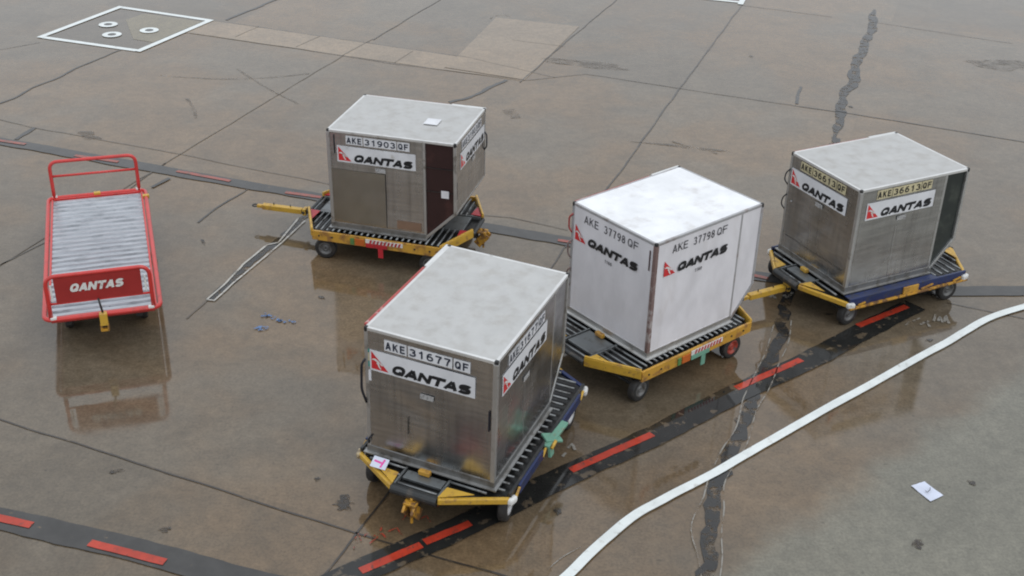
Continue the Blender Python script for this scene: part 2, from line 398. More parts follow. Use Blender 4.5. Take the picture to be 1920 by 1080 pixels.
# long tar lines that carry red dashes
far_line = px((-140, 240), (0, 265), (190, 299), (380, 333), (590, 369), (930, 430), (1060, 453), (1250, 489), (1430, 520), (1600, 540), (1800, 546), (1980, 546))
strip('tar_line', far_line, .30, Z3, TAR2, edge=.18, wfreq=.8)
near_line = px((600, 1110), (680, 1071), (880, 983), (1070, 889), (1223, 820), (1378, 740), (1502, 684), (1610, 627), (1715, 573))
strip('tar_line', near_line, .36, Z4, TAR, edge=.14, wfreq=1.2)
corner_line = px((-150, 945), (0, 974), (120, 1001), (260, 1033), (420, 1078), (560, 1112))
strip('tar_line', corner_line, .34, Z3, TAR2, edge=.15, wfreq=1.0)
def dash(a, b, w=.10, m=REDP):
    strip('red_dash', px(a, b), w, Z5, m, edge=.18, wfreq=2.5, straight=True)
for a, b in (((-60, 256), (48, 272)), ((140, 293), (222, 305)), ((332, 322), (432, 341)), ((535, 362), (605, 372)),
             ((1046, 452), (1075, 456)), ((1395, 514), (1440, 524))): dash(a, b, .09, FADED)
for a, b in (((676, 1073), (790, 1024)), ((796, 1019), (882, 983)), ((1070, 884), (1223, 816)), ((1380, 730), (1502, 676)), ((1608, 613), (1700, 576))): dash(a, b, .105)
for a, b in (((-60, 960), (60, 987)), ((168, 1020), (310, 1056))): dash(a, b, .105)
# white guide line
strip('white_line', px((1020, 1120), (1067, 1080), (1103, 1043), (1145, 1005), (1195, 965), (1260, 930), (1355, 880), (1510, 790), (1620, 730),
      (1730, 668), (1775, 644), (1815, 620), (1860, 596), (1930, 574), (2050, 545)), .12, Z6, WHITEP, edge=.06, wob=.008, wfreq=1.5)
# the long tarred crack with chalked edges
crack = [(1640, 18), (1632, 60), (1612, 105), (1598, 150), (1583, 185), (1578, 215), (1566, 258)]
strip('tarred_crack', px(*crack), .23, Z2, CRACKT, edge=.8, wfreq=.8, wob=.05, taper=True)
crack2 = [(1566, 258), (1530, 380), (1480, 545), (1468, 600), (1455, 650), (1425, 715), (1402, 770), (1385, 820), (1362, 870), (1342, 910), (1338, 950), (1328, 1000), (1330, 1040), (1326, 1090)]
strip('tarred_crack', px(*crack2), .165, Z2*1.2, CRACKT, edge=.95, wfreq=2.0, wob=.08)
for off in (-.11, .12):
    strip('chalk_line', px(*crack2[3:]), .016, Z5, CHALK, edge=.6, wfreq=.9, wob=.12, off=off)
# the chalked-round repair strip beside the towbar
rep = [(392, 563), (420, 540), (455, 507), (490, 476), (530, 446), (560, 416), (585, 398)]
strip('tar_patch', px(*rep), .13, Z2, CRACKT, edge=.7, wfreq=2.6, wob=.06)
strip('chalk_line', px((388, 563), (420, 536), (452, 502), (455, 498), (500, 461), (522, 456), (560, 410)), .030, Z4, CHALKW, straight=True, edge=.4)
strip('chalk_line', px((388, 563), (402, 565), (440, 530), (482, 495), (530, 455), (572, 415)), .030, Z4, CHALKW, straight=True, edge=.4)
strip('tar_patch', px((350, 598), (388, 564)), .03, Z2, FJOINT, edge=.5)
# white square with three ringed caps
sq = [(77, 70), (225, 14), (394, 39), (261, 96)]
for i in range(4):
    a, b = at(*sq[i]), at(*sq[(i+1) % 4]); d = (b-a).normalized()*.07
    strip('white_square_edge', [a+d*.9 if i % 2 else a-d*.9, b-d*.9 if i % 2 else b+d*.9], .15, Z3 if i % 2 else Z4, WHITEP, straight=True, edge=.03)
c0 = at(1391, 5)
strip('white_square_edge', [at(1240, -10), at(1391, 5)], .15, Z3, WHITEP, straight=True)
strip('white_square_edge', [at(1388, 9), at(1400, -14)], .15, Z4, WHITEP, straight=True)
def ring(cx, cy, r0, r1, z, m, name):
    c = at(cx, cy); n = 24; vs = []; fs = []
    for k in range(n):
        a = 2*math.pi*k/n
        vs += [(c.x+r0*math.cos(a), c.y+r0*math.sin(a), z), (c.x+r1*math.cos(a), c.y+r1*math.sin(a), z)]
    fs = [(2*k, 2*k+1, (2*k+3) % (2*n), (2*k+2) % (2*n)) for k in range(n)]
    me = bpy.data.meshes.new(name); me.from_pydata(vs, [], fs); me.update()
    if me.polygons[0].normal.z < 0: me.flip_normals()
    o = link(name, me, m); o['kind'] = 'structure'
for cx, cy in ((203, 47), (210, 66), (280, 58)):
    ring(cx, cy, .10, .225, Z5, WHITEP, 'painted_ring'); ring(cx, cy, .0005, .098, Z4, TAR2, 'drain_cap')
# stains, scuffs and chalk scribbles
def blob(name, cx, cy, rx, ry, m, z=Z2, ang=0.0, n=22, rough=.45):
    c = at(cx, cy); s = random.random()*90; pts = []
    for k in range(n):
        a = 2*math.pi*k/n; r = 1+noise.noise(V((math.cos(a)*1.6+s, math.sin(a)*1.6, 0)))*rough*2
        x, y = math.cos(a)*rx*r, math.sin(a)*ry*r
        pts.append((c.x+x*math.cos(ang)-y*math.sin(ang), c.y+x*math.sin(ang)+y*math.cos(ang)))
    return flat_sheet(name, pts, z, m)
blob('oil_stain', 645, 944, .11, .10, STAIN, rough=.6); blob('oil_stain', 310, 993, .05, .045, STAIN)
blob('oil_stain', 217, 884, .09, .03, STAIN, ang=.4); blob('oil_stain', 595, 899, .03, .03, STAIN)
blob('oil_stain', 602, 559, .06, .045, STAIN); blob('oil_stain', 382, 455, .03, .09, STAIN, ang=.5)
blob('oil_stain', 1555, 590, .06, .03, STAIN); blob('oil_stain', 1742, 638, .05, .04, STAIN)
blob('oil_stain', 920, 884, .04, .04, STAIN); blob('oil_stain', 1045, 958, .04, .06, STAIN)
blob('oil_stain', 1719, 1020, .07, .06, STAIN); blob('oil_stain', 1822, 905, .04, .05, STAIN)
blob('oil_stain', 1408, 106, .05, .05, STAIN); blob('oil_stain', 1595, 200, .05, .05, STAIN)
blob('oil_stain', 168, 254, .15, .3, SMEAR, ang=.9); blob('oil_stain', 1480, 700, .05, .04, STAIN)
blob('rubber_smear', 1090, 119, 1.0, .22, SMEAR, ang=-.25, rough=.3)
blob('rubber_smear', 1880, 122, .8, .4, SMEAR, ang=-.1, rough=.3)
blob('rubber_smear', 1290, 276, .9, .08, SMEAR, ang=-.2, rough=.3)
strip('skid_mark', px((298, 142), (410, 148), (500, 146), (580, 138)), .07, Z1, SMEAR, edge=.5)
strip('skid_mark', px((350, 185), (362, 202), (368, 222)), .07, Z1, SMEAR, edge=.6)
strip('skid_mark', px((445, 130), (500, 165), (560, 195)), .06, Z1, SMEAR, edge=.6)
strip('skid_mark', px((955, 205), (968, 222)), .25, Z1, SMEAR, edge=.6)
strip('skid_mark', px((920, 35), (925, 30), (945, 28), (960, 32)), .05, Z4, SMEAR, edge=.5)
strip('skid_mark', px((1260, 265), (1290, 274), (1345, 288)), .05, Z3, SMEAR, edge=.6)
def scribble(m, cx, cy, n, spread, ln, w=.03, slope=0):
    for k in range(n):
        x = cx + (k/(n-1)-.5)*spread[0] + random.uniform(-3, 3); y = cy + (k/(n-1)-.5)*spread[0]*slope + random.uniform(-1, 1)*spread[1]
        a = random.uniform(.3, 1.4); l = ln*random.uniform(.6, 1.2)
        p = [(x, y), (x+l*math.cos(a), y-l*math.sin(a)), (x+l*math.cos(a)+l*.5, y+l*.3)][:random.choice((2, 3))]
        strip('chalk_scribble', px(*p), w, Z4, m, edge=.6, wfreq=4, straight=True, step=.04)
scribble(BLUEC, 520, 602, 9, (52, 4), 8, .045, .25); blob('chalk_scribble', 491, 617, .09, .05, BLUEC, z=Z4, rough=.5)
scribble(REDC, 740, 990, 6, (150, 12), 20, .018, -.45)
scribble(REDC, 690, 1008, 4, (50, 5), 14, .02, -.3)
scribble(CHALK, 1735, 606, 7, (75, 5), 12, .035, -.1)
scribble(CHALK, 1035, 850, 6, (60, 16), 10, .035, -.3)
strip('chalk_line', px((1030, 1066), (1055, 1045), (1090, 1026)), .015, Z2, CHALK)
scribble(CHALK, 1460, 560, 4, (30, 8), 10, .04)

# ------------------------------------------------------------------ lettering
def arc(cx, cy, rx, ry, a0, a1, n=18, p=1.0):
    out = []
    for k in range(n+1):
        a = math.radians(a0+(a1-a0)*k/n); c, d = math.cos(a), math.sin(a)
        out.append((cx+rx*math.copysign(abs(c)**p, c), cy+ry*math.copysign(abs(d)**p, d)))
    return out
def _s(): return arc(.5, .765, .48, .235, 22, 270, 16, .85) + arc(.5, .26, .5, .265, 90, -158, 16, .85)
GLYPH = {
 'A': [[(-.06, -.2), (.5, 1.12)], [(1.06, -.2), (.5, 1.12)], [(.16, .26), (.84, .26)]],
 'N': [[(0, -.2), (0, 1.2)], [(1, -.2), (1, 1.2)], [(-.03, 1.12), (1.03, -.12)]],
 'T': [[(-.22, 1), (1.22, 1)], [(.5, 1), (.5, -.2)]],
 'Q': [arc(.5, .5, .5, .5, 0, 360, 30, .85), [(.52, .30), (1.08, -.12)]],
 'S': [_s()],
 'K': [[(0, -.2), (0, 1.2)], [(1.05, 1.2), (.02, .38)], [(.33, .64), (1.1, -.2)]],
 'E': [[(0, -.2), (0, 1.2)], [(0, 1), (1.08, 1)], [(0, .53), (1, .53)], [(0, 0), (1.1, 0)]],
 'F': [[(0, -.2), (0, 1.2)], [(0, 1), (1.1, 1)], [(0, .52), (.98, .52)]],
 '0': [arc(.5, .5, .5, .5, 0, 360, 30, .9)],
 '1': [[(.12, .74), (.55, .90), (.62, 1.1)], [(.62, 1.2), (.62, -.2)]],
 '3': [arc(.48, .765, .44, .235, 160, -90, 16), arc(.46, .26, .54, .265, 90, -160, 16)],
 '6': [arc(.5, .30, .5, .30, 0, 360, 24), arc(.62, .42, .62, .60, 180, 68, 12)],
 '7': [[(-.1, 1), (1.1, 1)], [(1.0, 1.0), (.62, .55), (.40, -.2)]],
 '8': [arc(.5, .765, .43, .235, 0, 360, 24), arc(.5, .26, .5, .265, 0, 360, 24)],
 '9': [arc(.5, .70, .5, .30, 0, 360, 24), arc(.38, .58, .62, .60, 0, -112, 12)],
}
def glyphs(s, w, h, t, gap, shear=0.0):
    """capital strokes of even thickness; returns quads (x, y, layer) filling w by h"""
    n = len(s); gw = (w-gap*(n-1))/n; out = []
    for i, ch in enumerate(s):
        x0 = i*(gw+gap)
        for li, st in enumerate(GLYPH[ch]):
            P = [V((x0+t/2+p[0]*(gw-t), t/2+p[1]*(h-t))) for p in st]
            closed = (P[0]-P[-1]).length < 1e-5
            if closed: P = P[:-1]
            m = len(P); row = []
            for k in range(m):
                a = P[k-1] if (k or closed) else P[k]; b = P[(k+1) % m] if (k < m-1 or closed) else P[k]
                d = (b-a).normalized(); nn = V((-d.y, d.x))*t/2
                for q in (P[k]-nn, P[k]+nn):
                    y = min(max(q.y, 0), h); row.append((q.x+y*shear, y, li*2+i % 2))
            out.append((row, closed, m))
    return out
class Face:
    """a plane on a thing: origin, right, up, normal, all in the thing's own coordinates"""
    def __init__(s, o, r, u): s.o = V(o); s.r = V(r).normalized(); s.u = V(u).normalized(); s.n = s.r.cross(s.u)
    def p(s, a, b, d=0.0): return s.o + s.r*a + s.u*b + s.n*d
def lettering(face, s, a0, a1, b0, b1, d, m, parent, t=.02, gap=.008, shear=0.0, name='lettering'):
    mb = MB(); h = b1-b0
    for row, closed, n in glyphs(s, a1-a0-shear*h, h, t, gap, shear):
        P = [face.p(a0+x, b0+y, d+l*.00035) for x, y, l in row]
        mb.add(P, [(2*k, 2*((k+1) % n), 2*((k+1) % n)+1, 2*k+1) for k in range(n if closed else n-1)])
    me = bpy.data.meshes.new(name); me.from_pydata(mb.v, [], mb.f); me.update()
    return link(name, me, m, parent)
def quad(face, a0, a1, b0, b1, d, m, parent, name, th=.0025):
    mb = MB()
    P = [face.p(a, b, dd) for dd in (d-th, d) for a, b in ((a0,b0),(a1,b0),(a1,b1),(a0,b1))]
    mb.add(P, [(3,2,1,0),(4,5,6,7),(0,1,5,4),(1,2,6,5),(2,3,7,6),(3,0,4,7)])
    return mb.build(name, m, parent)
def poly(face, pts, d, m, parent, name):
    me = bpy.data.meshes.new(name); me.from_pydata([tuple(face.p(a, b, d)) for a, b in pts], [], [tuple(range(len(pts)))]); me.update()
    if me.polygons[0].normal.dot(face.n) < 0: me.flip_normals()
    return link(name, me, m, parent)
# leaping animal of the tail emblem, in units of the emblem box
ROO = [(.02, .50), (.16, .52), (.28, .47), (.38, .42), (.50, .38), (.56, .30), (.66, .28), (.70, .34), (.64, .36), (.58, .42), (.50, .44),
       (.46, .50), (.36, .56), (.24, .62), (.10, .60)]
ROO2 = [(.36, .44), (.46, .38), (.50, .22), (.60, .08), (.52, .06), (.42, .18), (.38, .30), (.30, .36)]
def emblem(face, a0, a1, b0, b1, d, parent):
    e = poly(face, [(a0, b1), (a0, b0), (a1, b0)], d, EMBLEM, parent, 'emblem')
    mb = MB()
    for R_ in (ROO, ROO2):
        P = [face.p(a0+(a1-a0)*x, b0+(b1-b0)*y, d+.0025) for x, y in R_]
        mb.add(P, [tuple(range(len(P)))])
    return mb.build('emblem_animal', WHITEACC, parent)

# ------------------------------------------------------------------ cargo containers
PAR = [  # x, y, angle, dW, dWO, dH, dHS, tilt u, tilt v, dz
 (-2.8149, 16.5384, -0.2488, -0.0436, 0.0021, -0.0073, 0.0369, 0.0093, 0.0142, -0.0038),
 (-0.1255, 10.1811, 1.1823, 0.0649, 0.0262, 0.0195, 0.1047, 0.0224, 0.0123, 0.0295),
 (1.763, 12.969, 0.6976, 0.017, -0.0226, 0.0276, 0.0041, 0.0103, -0.002, 0.0052),
 (4.7789, 14.9957, 0.4668, 0.0077, -0.0276, -0.0206, 0.0159, 0.0119, -0.006, -0.0309)]
BW, BD = 1.562, 1.534
def frame_of(i):
    x, y, t, *e = PAR[i]; c, s = math.cos(t), math.sin(t)
    A = Matrix(((c, -s, 0), (s, c, 0), (0, 0, 1))) @ Matrix(((1, 0, -e[4]), (0, 1, -e[5]), (e[4], e[5], 1)))
    b = V((x, y, .52+e[6]))
    cen = A @ V((BW/2, BD/2, 0)) + b
    rot = A.to_quaternion().to_euler()
    return cen, rot, e
def sheet_grid(face, a0, a1, b0, b1, m, parent, name, amp=.006, nx=36, nz=30, seed=0, d=0.0, low=None, freq=1.6, crease=()):
    """a thin metal sheet with real dents pressed into it"""
    vs = []; fs = []
    for j in range(nz+1):
        for i in range(nx+1):
            a = a0+(a1-a0)*i/nx; lo = low(a) if low else b0
            b = lo+(b1-lo)*j/nz
            q = V((a*freq, b*freq, seed*7.3))
            h = noise.noise(q)*.6 + noise.noise(q*2.3+V((5, 1, 2)))*.3 + noise.noise(q*5+V((1, 5, 2)))*.08
            e = min(1, 5*min(i/nx, 1-i/nx))*min(1, 5*min(j/nz, 1-j/nz))
            dd = -abs(amp)*(.6+h)*e
            for (ca, cb, cl, ang, dep) in crease:
                x_, y_ = (a-ca), (b-cb); along = x_*math.cos(ang)+y_*math.sin(ang); across = -x_*math.sin(ang)+y_*math.cos(ang)
                dd -= dep*math.exp(-(along/cl)**2)*max(0, 1-abs(across)/.16)*e
            vs.append(face.p(a, b, d+dd))
    for j in range(nz):
        for i in range(nx):
            k = j*(nx+1)+i; fs.append((k, k+1, k+nx+2, k+nx+1))
    me = bpy.data.meshes.new(name); me.from_pydata([tuple(v) for v in vs], [], fs); me.update()
    o = link(name, me, m, parent, smooth=True); return o
def make_container(i, label, skin, roof, post, number, plates, dark=None, amp=.006, seed=0, creases=({}, {}), end_decal=False,
                   near_post=None, door_trim=True, roof_crease=()):
    cen, rot, e = frame_of(i)
    W, WO, H, HS = BW+e[0], 2.007+e[1], 1.626+e[2], .45+e[3]; D = BD
    root = empty('cargo_container', cen, rot, label, 'cargo container', 'airline cargo containers on dollies')
    cu, cv = BW/2, BD/2
    F0 = Face((-cu, -cv, 0), (1, 0, 0), (0, 0, 1))                 # profile side (v = 0)
    FE = Face((-cu, D-cv, 0), (0, -1, 0), (0, 0, 1))               # upright end (u = 0)
    FO = Face((WO-cu, -cv, 0), (0, 1, 0), (0, 0, 1))               # overhanging end (u = WO)
    FB = Face((WO-cu, D-cv, 0), (-1, 0, 0), (0, 0, 1))             # door side (v = D)
    FT = Face((-cu, -cv, H), (1, 0, 0), (0, 1, 0))                 # roof
    # base: flat skirt with an upright flange
    mb = MB()
    rings = [(.045, 0), (.045, .014), (.012, .022), (.010, .095)]
    vs = []
    for o_, z in rings: vs += [(-cu-o_, -cv-o_, z), (W-cu+o_*.6, -cv-o_, z), (W-cu+o_*.6, D-cv+o_, z), (-cu-o_, D-cv+o_, z)]
    fs = [(k*4+j, k*4+(j+1) % 4, (k+1)*4+(j+1) % 4, (k+1)*4+j) for k in range(3) for j in range(4)]
    fs += [(0, 3, 2, 1), (12, 13, 14, 15)]
    mb.add(vs, fs); mb.build('base', BASE_ALU if skin is not WHITE_PANEL else ALU_FRAME, root)
    low = lambda s_: max(.02, (s_-W)/(WO-W)*HS+.02)
    sheet_grid(F0, .02, W-.02, .09, H-.02, skin, root, 'side_panel', amp, seed=seed, crease=creases[0].get('c', ()))
    if dark:
        sheet_grid(F0, W+.01, WO-.03, .1, H-.02, dark, root, 'overhang_panel', .003, 10, 24, seed+1, d=-.028, low=low)
    else:
        sheet_grid(F0, W+.01, WO-.02, .1, H-.02, skin, root, 'overhang_panel', amp*.8, 12, 24, seed+1, d=-.004, low=low)
    sheet_grid(FE, .02, D-.02, .09, H-.02, skin, root, 'end_panel', amp, seed=seed+2, crease=creases[1].get('c', ()))
    sheet_grid(FO, .02, D-.02, HS, H-.02, skin, root, 'end_panel', amp, seed=seed+3)
    FS = Face((W-cu, -cv, 0), (0, 1, 0), V((WO-W, 0, HS)))
    sheet_grid(FS, .02, D-.02, .01, math.hypot(WO-W, HS), skin, root, 'slope_panel', .003, 12, 12, seed+4)
    lowb = lambda s_: low(WO-s_) if WO-s_ > W else .09
    sheet_grid(FB, .02, WO-.02, .09, H-.02, skin, root, 'door', .004, 30, 20, seed+5, low=lowb)
    sheet_grid(FT, .015, WO-.015, .015, D-.015, roof, root, 'roof', amp*.9, 40, 34, seed+6, d=.004, crease=roof_crease, freq=1.1)
    # corner posts and edge bars, 4 mm proud of the sheets
    w = .042; q = w/2-.006
    mb = MB()
    for (u, v, z0) in ((WO, 0, HS), (WO, D, HS), (0, D, .09)):
        if not u: mbc = mb; mb = MB()
        mb.bar((u-cu-(q if u else -q), v-cv-(q if v else -q), z0), (u-cu-(q if u else -q), v-cv-(q if v else -q), H-.03), w, w, (0, 1, 0))
        if not u: mb.build('corner_post', post, root, bevel=.004); mb = mbc
    for v in (0, D):
        vv = v-cv-(q if v else -q)
        mb.bar((W-cu-.005, vv, .02), (WO-cu-q, vv, HS+.01), w, .035, (0, 1, 0))
    mb.bar((WO-cu-q, -cv+.02, HS), (WO-cu-q, D-cv-.02, HS), .034, .036)
    mb.build('frame', post, root, bevel=.004)
    mb = MB(); mb.bar((W-cu, -cv+q+.004, .03), (W-cu, -cv+q+.004, H-.03), .034, w, (1, 0, 0)); mb.build('panel_divider', post, root, bevel=.003)
    mb = MB(); mb.bar((q-cu, q-cv, .09), (q-cu, q-cv, H-.03), w+.01, w+.01, (0, 1, 0))
    mb.build('corner_post', near_post or post, root, bevel=.004)
    # rim round the roof
    mb = MB(); zt = H-.014
    for a, b in (((0, 0), (WO, 0)), ((WO, 0), (WO, D)), ((WO, D), (0, D)), ((0, D), (0, 0))):
        a = V((a[0]-cu, a[1]-cv, zt)); b = V((b[0]-cu, b[1]-cv, zt)); c_ = V((WO/2-cu, D/2-cv, zt))
        d = (b-a).normalized(); inn = V((-d.y, d.x, 0))*.014
        mb.bar(a+inn+d*.002, b+inn-d*.03, .034, .040)
    mb.build('roof_rim', ALU_LIP if skin is not WHITE_PANEL else post, root, bevel=.005)
    for (u, v) in ((0, 0), (WO, 0), (0, D), (WO, D)):
        mb = MB(); x0 = u-cu-(.036 if u else .008); y0 = v-cv-(.036 if v else .008)
        mb.box(x0, x0+.044, y0, y0+.044, H-.055, H+.012); mb.build('corner_cap', BLACKR, root, bevel=.012)
    if door_trim:
        hz = -.006 if i == 1 else -.022
        mb = MB(); mb.bar((-cu+.05, D-cv+.018, H+hz), (1.42-cu, D-cv+.018, H+hz), .030, .036)
        mb.build('door_trim', REDTRIM, root, bevel=.006)
        mb = MB(); mb.box(1.46-cu, WO-cu+.005, D-cv, D-cv+.035, H-.03, H+.006); mb.build('door_hinge_bar', ALU_LIP, root, bevel=.004)
    # markings
    def marks(F, a0, n0, n1, d=.004):
        if plates:
            w3 = (n1-n0); gaps = ((n0, n0+w3*.265), (n0+w3*.28, n0+w3*.795), (n0+w3*.81, n1))
            mp = STICK_C if plates == 'cream' else STICK_W
            h = .135; zb = 1.42
            for (g0, g1), tx in zip(gaps, number.split()):
                s_ = quad(F, g0, g1, zb, zb+h, d, mp, root, 'number_sticker')
                lettering(F, tx, g0+.016, g1-.016, zb+.020, zb+h-.020, d+.0025, LETTER if plates == 'cream' else LETTER_B, s_, .019, .022)
        else:
            w3 = (n1-n0)
            for (g0, g1), tx in zip(((n0, n0+w3*.27), (n0+w3*.375, n0+w3*.76), (n0+w3*.81, n1)), number.split()):
                lettering(F, tx, g0, g1, 1.445, 1.555, d, LETTER_G, root, .015, .022, name='number_lettering')
        host = root
        if plates:
            host = quad(F, a0, a0+1.24, 1.125, 1.385, d, STICK_W, root, 'airline_sticker')
        dd = d+.0025
        emblem(F, a0+.02, a0+.225, 1.15, 1.37, dd, host)
        lettering(F, 'QANTAS', a0+.255, a0+1.215, 1.145, 1.27, dd, LETTER, host, .041, .004, .30, name='airline_lettering')
        if i == 1 or plates: quad(F, a0+.60, a0+.76, 1.02-.09*(i == 1), 1.085-.09*(i == 1), d, STICK_G, root, 'small_sticker')
        else:
            lettering(F, '1160', a0+.60, a0+.73, 1.035, 1.085, d, LETTER_G, root, .008, .008, name='small_lettering')
    marks(F0, .15, .30, 1.30)
    marks(FE, .055, .235, 1.235)
    if end_decal: marks(FO, .23, .30, 1.30)
    return root, dict(F0=F0, FE=FE, FO=FO, FT=FT, W=W, WO=WO, H=H, HS=HS, D=D, cu=cu, cv=cv)
def strap_tube(root, pts, r=.011, name='strap_handle', m=STRAP):
    MB_ = MB(); MB_.tube(round_corners(pts, .05), r, 8); return MB_.build(name, m, root, smooth=True)

# 1: far left container with a dark reflection painted on its overhang panel
r, g = make_container(0, 'silver cargo container numbered 31903 on the yellow dolly with red gussets',
                      ALU, ALU_ROOF, ALU_FRAME, 'AKE 31903 QF', 'white', DARK_PANEL, .009, 1, end_decal=True)
F0, FT, FO = g['F0'], g['FT'], g['FO']
p_ = sheet_grid(F0, .035, .90, .11, 1.0, REFLECT_SHEET, r, 'patch_panel', .002, 12, 12, 31, d=.004)
quad(F0, .898, .906, .11, 1.0, .005, SEAM, r, 'seam'); quad(F0, 1.07, 1.46, .13, .27, .004, mat('bronze_sheet', (.42, .29, .22), .35, .8), r, 'repair_plate')
quad(F0, .10, .118, 1.25, 1.55, .006, STRAP, r, 'latch_slot')
quad(FT, 1.30, 1.52, .62, .86, .012, STICK_W, r, 'roof_label')
mb = MB()
for z in (.82, 1.2):
    mb = MB(); mb.bar((g['W']-g['cu']+.02, -g['cv']+.018, z), (g['WO']-g['cu']-.05, -g['cv']+.018, z), .008, .007); mb.build('panel_rail', DKGREY, r)
pass; quad(F0, 1.78, 1.90, .74, .86, .0, STICK_W, r, 'hanging_tag')
quad(FO, .045, .062, .72, 1.0, .006, STRAP, r, 'latch_slot')
cu, cv, WO_, D_ = g['cu'], g['cv'], g['WO'], g['D']
strap_tube(r, [(WO_-cu, D_-cv-.04, 1.25), (WO_-cu+.035, D_-cv-.03, 1.2), (WO_-cu+.035, D_-cv-.03, 1.0), (WO_-cu, D_-cv-.04, .95)])

# 2: front container
r, g = make_container(1, 'silver cargo container numbered 31677 with a red roof edge, nearest at the front',
                      ALU, ALU_ROOF, ALU_FRAME, 'AKE 31677 QF', 'white', None, .013, 5,
                      creases=({'c': ((.9, .7, .5, .9, .008),)}, {'c': ((.5, .75, .45, -.35, .009),)}), roof_crease=((1.0, .5, .5, .4, .012), (1.5, .9, .4, -.5, .012), (.6, 1.0, .4, .9, .010), (1.6, .35, .4, .2, .012)))
FE, F0 = g['FE'], g['F0']; cu, cv, D_ = g['cu'], g['cv'], g['D']
quad(FE, .50, .508, .40, .63, .006, SEAM, r, 'seam')
for z0, z1, m_ in ((1.345, 1.385, STICK_T), (1.235, 1.34, STICK_C), (1.16, 1.23, STICK_T)): quad(FE, .0, .052, z0, z1, .004, m_, r, 'colour_sticker')
quad(FE, .02, .065, .98, 1.12, .005, STICK_W, r, 'small_sticker')
quad(F0, .80, .804, .10, .88, .003, ALU_FRAME, r, 'seam')
quad(FE, 1.455, 1.475, .76, 1.02, .012, STRAP, r, 'latch_slot')
strap_tube(r, [(-cu-.005, D_-cv+.0, 1.25), (-cu-.03, D_-cv+.035, 1.18), (-cu-.03, D_-cv+.045, .85), (-cu-.01, D_-cv-.0, .68)], .014)
strap_tube(r, [(-cu-.012, D_-cv-.05, .24), (-cu-.03, D_-cv-.02, .2), (-cu-.02, D_-cv-.02, .14)], .012, 'latch_hook')

# 3: white container
r, g = make_container(2, 'white cargo container numbered 37798 with a maroon corner post, between two silver ones',
                      WHITE_PANEL, WHITE_ROOF, mat('grey_frame_paint', (.42, .42, .43), .4, .3, dirt=(.3, .26, .25), lo=.5, hi=.7, scale=6), 'AKE 37798 QF', None, None, .006, 9,
                      creases=({'c': ((.6, .6, .7, .95, .010), (1.0, .9, .5, 1.2, .006))}, {'c': ((.9, .5, .5, 1.1, .006),)}), near_post=POST_MAROON)
FE = g['FE']; cu, cv, WO_, D_ = g['cu'], g['cv'], g['WO'], g['D']
quad(FE, 1.435, 1.455, 1.26, 1.54, .010, mat('dark_maroon_strap', (.06, .03, .035), .5), r, 'latch_slot')
strap_tube(r, [(WO_-cu, -cv+.10, 1.08), (WO_-cu+.035, -cv+.09, 1.02), (WO_-cu+.035, -cv+.09, .86), (WO_-cu, -cv+.10, .80)], .013)
for z in (1.5, 1.12, .7):
    strap_tube(r, [(-cu-.004, D_-cv-.02, z), (-cu-.03, D_-cv+.03, z-.06), (-cu-.028, D_-cv+.03, z-.22), (-cu-.004, D_-cv-.01, z-.28)], .012, 'door_strap',
               REDTRIM if z == 1.5 else MATS['rusty_maroon_paint'])

# 4: right container
r, g = make_container(3, 'silver cargo container numbered 36613 with cream number stickers, farthest right',
                      ALU, ALU_ROOF, ALU_FRAME, 'AKE 36613 QF', 'cream', DARK_PANEL2, .014, 14,
                      creases=({'c': ((.75, .35, .5, .3, .010), (1.1, .3, .4, .1, .008))}, {'c': ((.7, .65, .5, .55, .014), (1.0, .35, .4, -.4, .010))}),
                      roof_crease=((1.2, .7, .6, -.3, .012), (.8, .5, .5, .5, .008)))
cu, cv, WO_, D_ = g['cu'], g['cv'], g['WO'], g['D']
strap_tube(r, [(WO_-cu, -cv+.10, 1.05), (WO_-cu+.035, -cv+.09, .98), (WO_-cu+.035, -cv+.09, .78), (WO_-cu, -cv+.10, .70)], .012)
for z in (1.35, .95):
    strap_tube(r, [(-cu-.004, D_-cv-.02, z), (-cu-.03, D_-cv+.04, z-.08), (-cu-.028, D_-cv+.06, z-.2), (-cu-.004, D_-cv+.0, z-.26)], .010)
quad(g['F0'], .76, .764, .10, .92, .003, ALU_FRAME, r, 'seam'); quad(g['FE'], .10, 1.40, .30, .306, .004, SEAM, r, 'seam')
quad(g['FE'], .12, .14, .86, .88, .005, STICK_W, r, 'small_sticker')

# ------------------------------------------------------------------ wheels
TY_P = [(.095, -.048), (.135, -.055), (.160, -.050), (.172, -.034), (.172, .034), (.160, .050), (.135, .055), (.095, .048)]
RI_P = [(.0005, -.020), (.03, -.044), (.035, -.042), (.045, -.018), (.085, -.022), (.090, -.052), (.106, -.050), (.106, .050), (.090, .052), (.085, .02), (.0005, .018)]
mb = MB(); mb.lathe(TY_P); TYRE_ME = mb.mesh('tyre'); TYRE_ME.materials.append(TYRE)
mb = MB(); mb.lathe(RI_P); RIM_ME = mb.mesh('rim'); RIM_ME.materials.append(RIM_G)
for me in (TYRE_ME, RIM_ME):
    for p in me.polygons: p.use_smooth = True
mb = MB(); mb.tube([(0, -.03, 0), (0, .03, 0)], .018, 8); HUB_ME = mb.mesh('hub'); HUB_ME.materials.append(DKGREY)
def wheel(root, x, y, z, side, rim_m, sc=1.0, yaw=0.0):
    """a wheel as one part with its tyre and rim beneath; the hub is the part itself"""
    h = link('wheel', HUB_ME, None, root, loc=(x, y, z), rot=(0, 0, yaw + (0 if side < 0 else math.pi)))
    h.scale = (sc, 1, sc)
    link('tyre', TYRE_ME, None, h)
    rm = RIM_ME.copy(); rm.materials.clear(); rm.materials.append(rim_m); link('rim', rm, None, h)
    return h

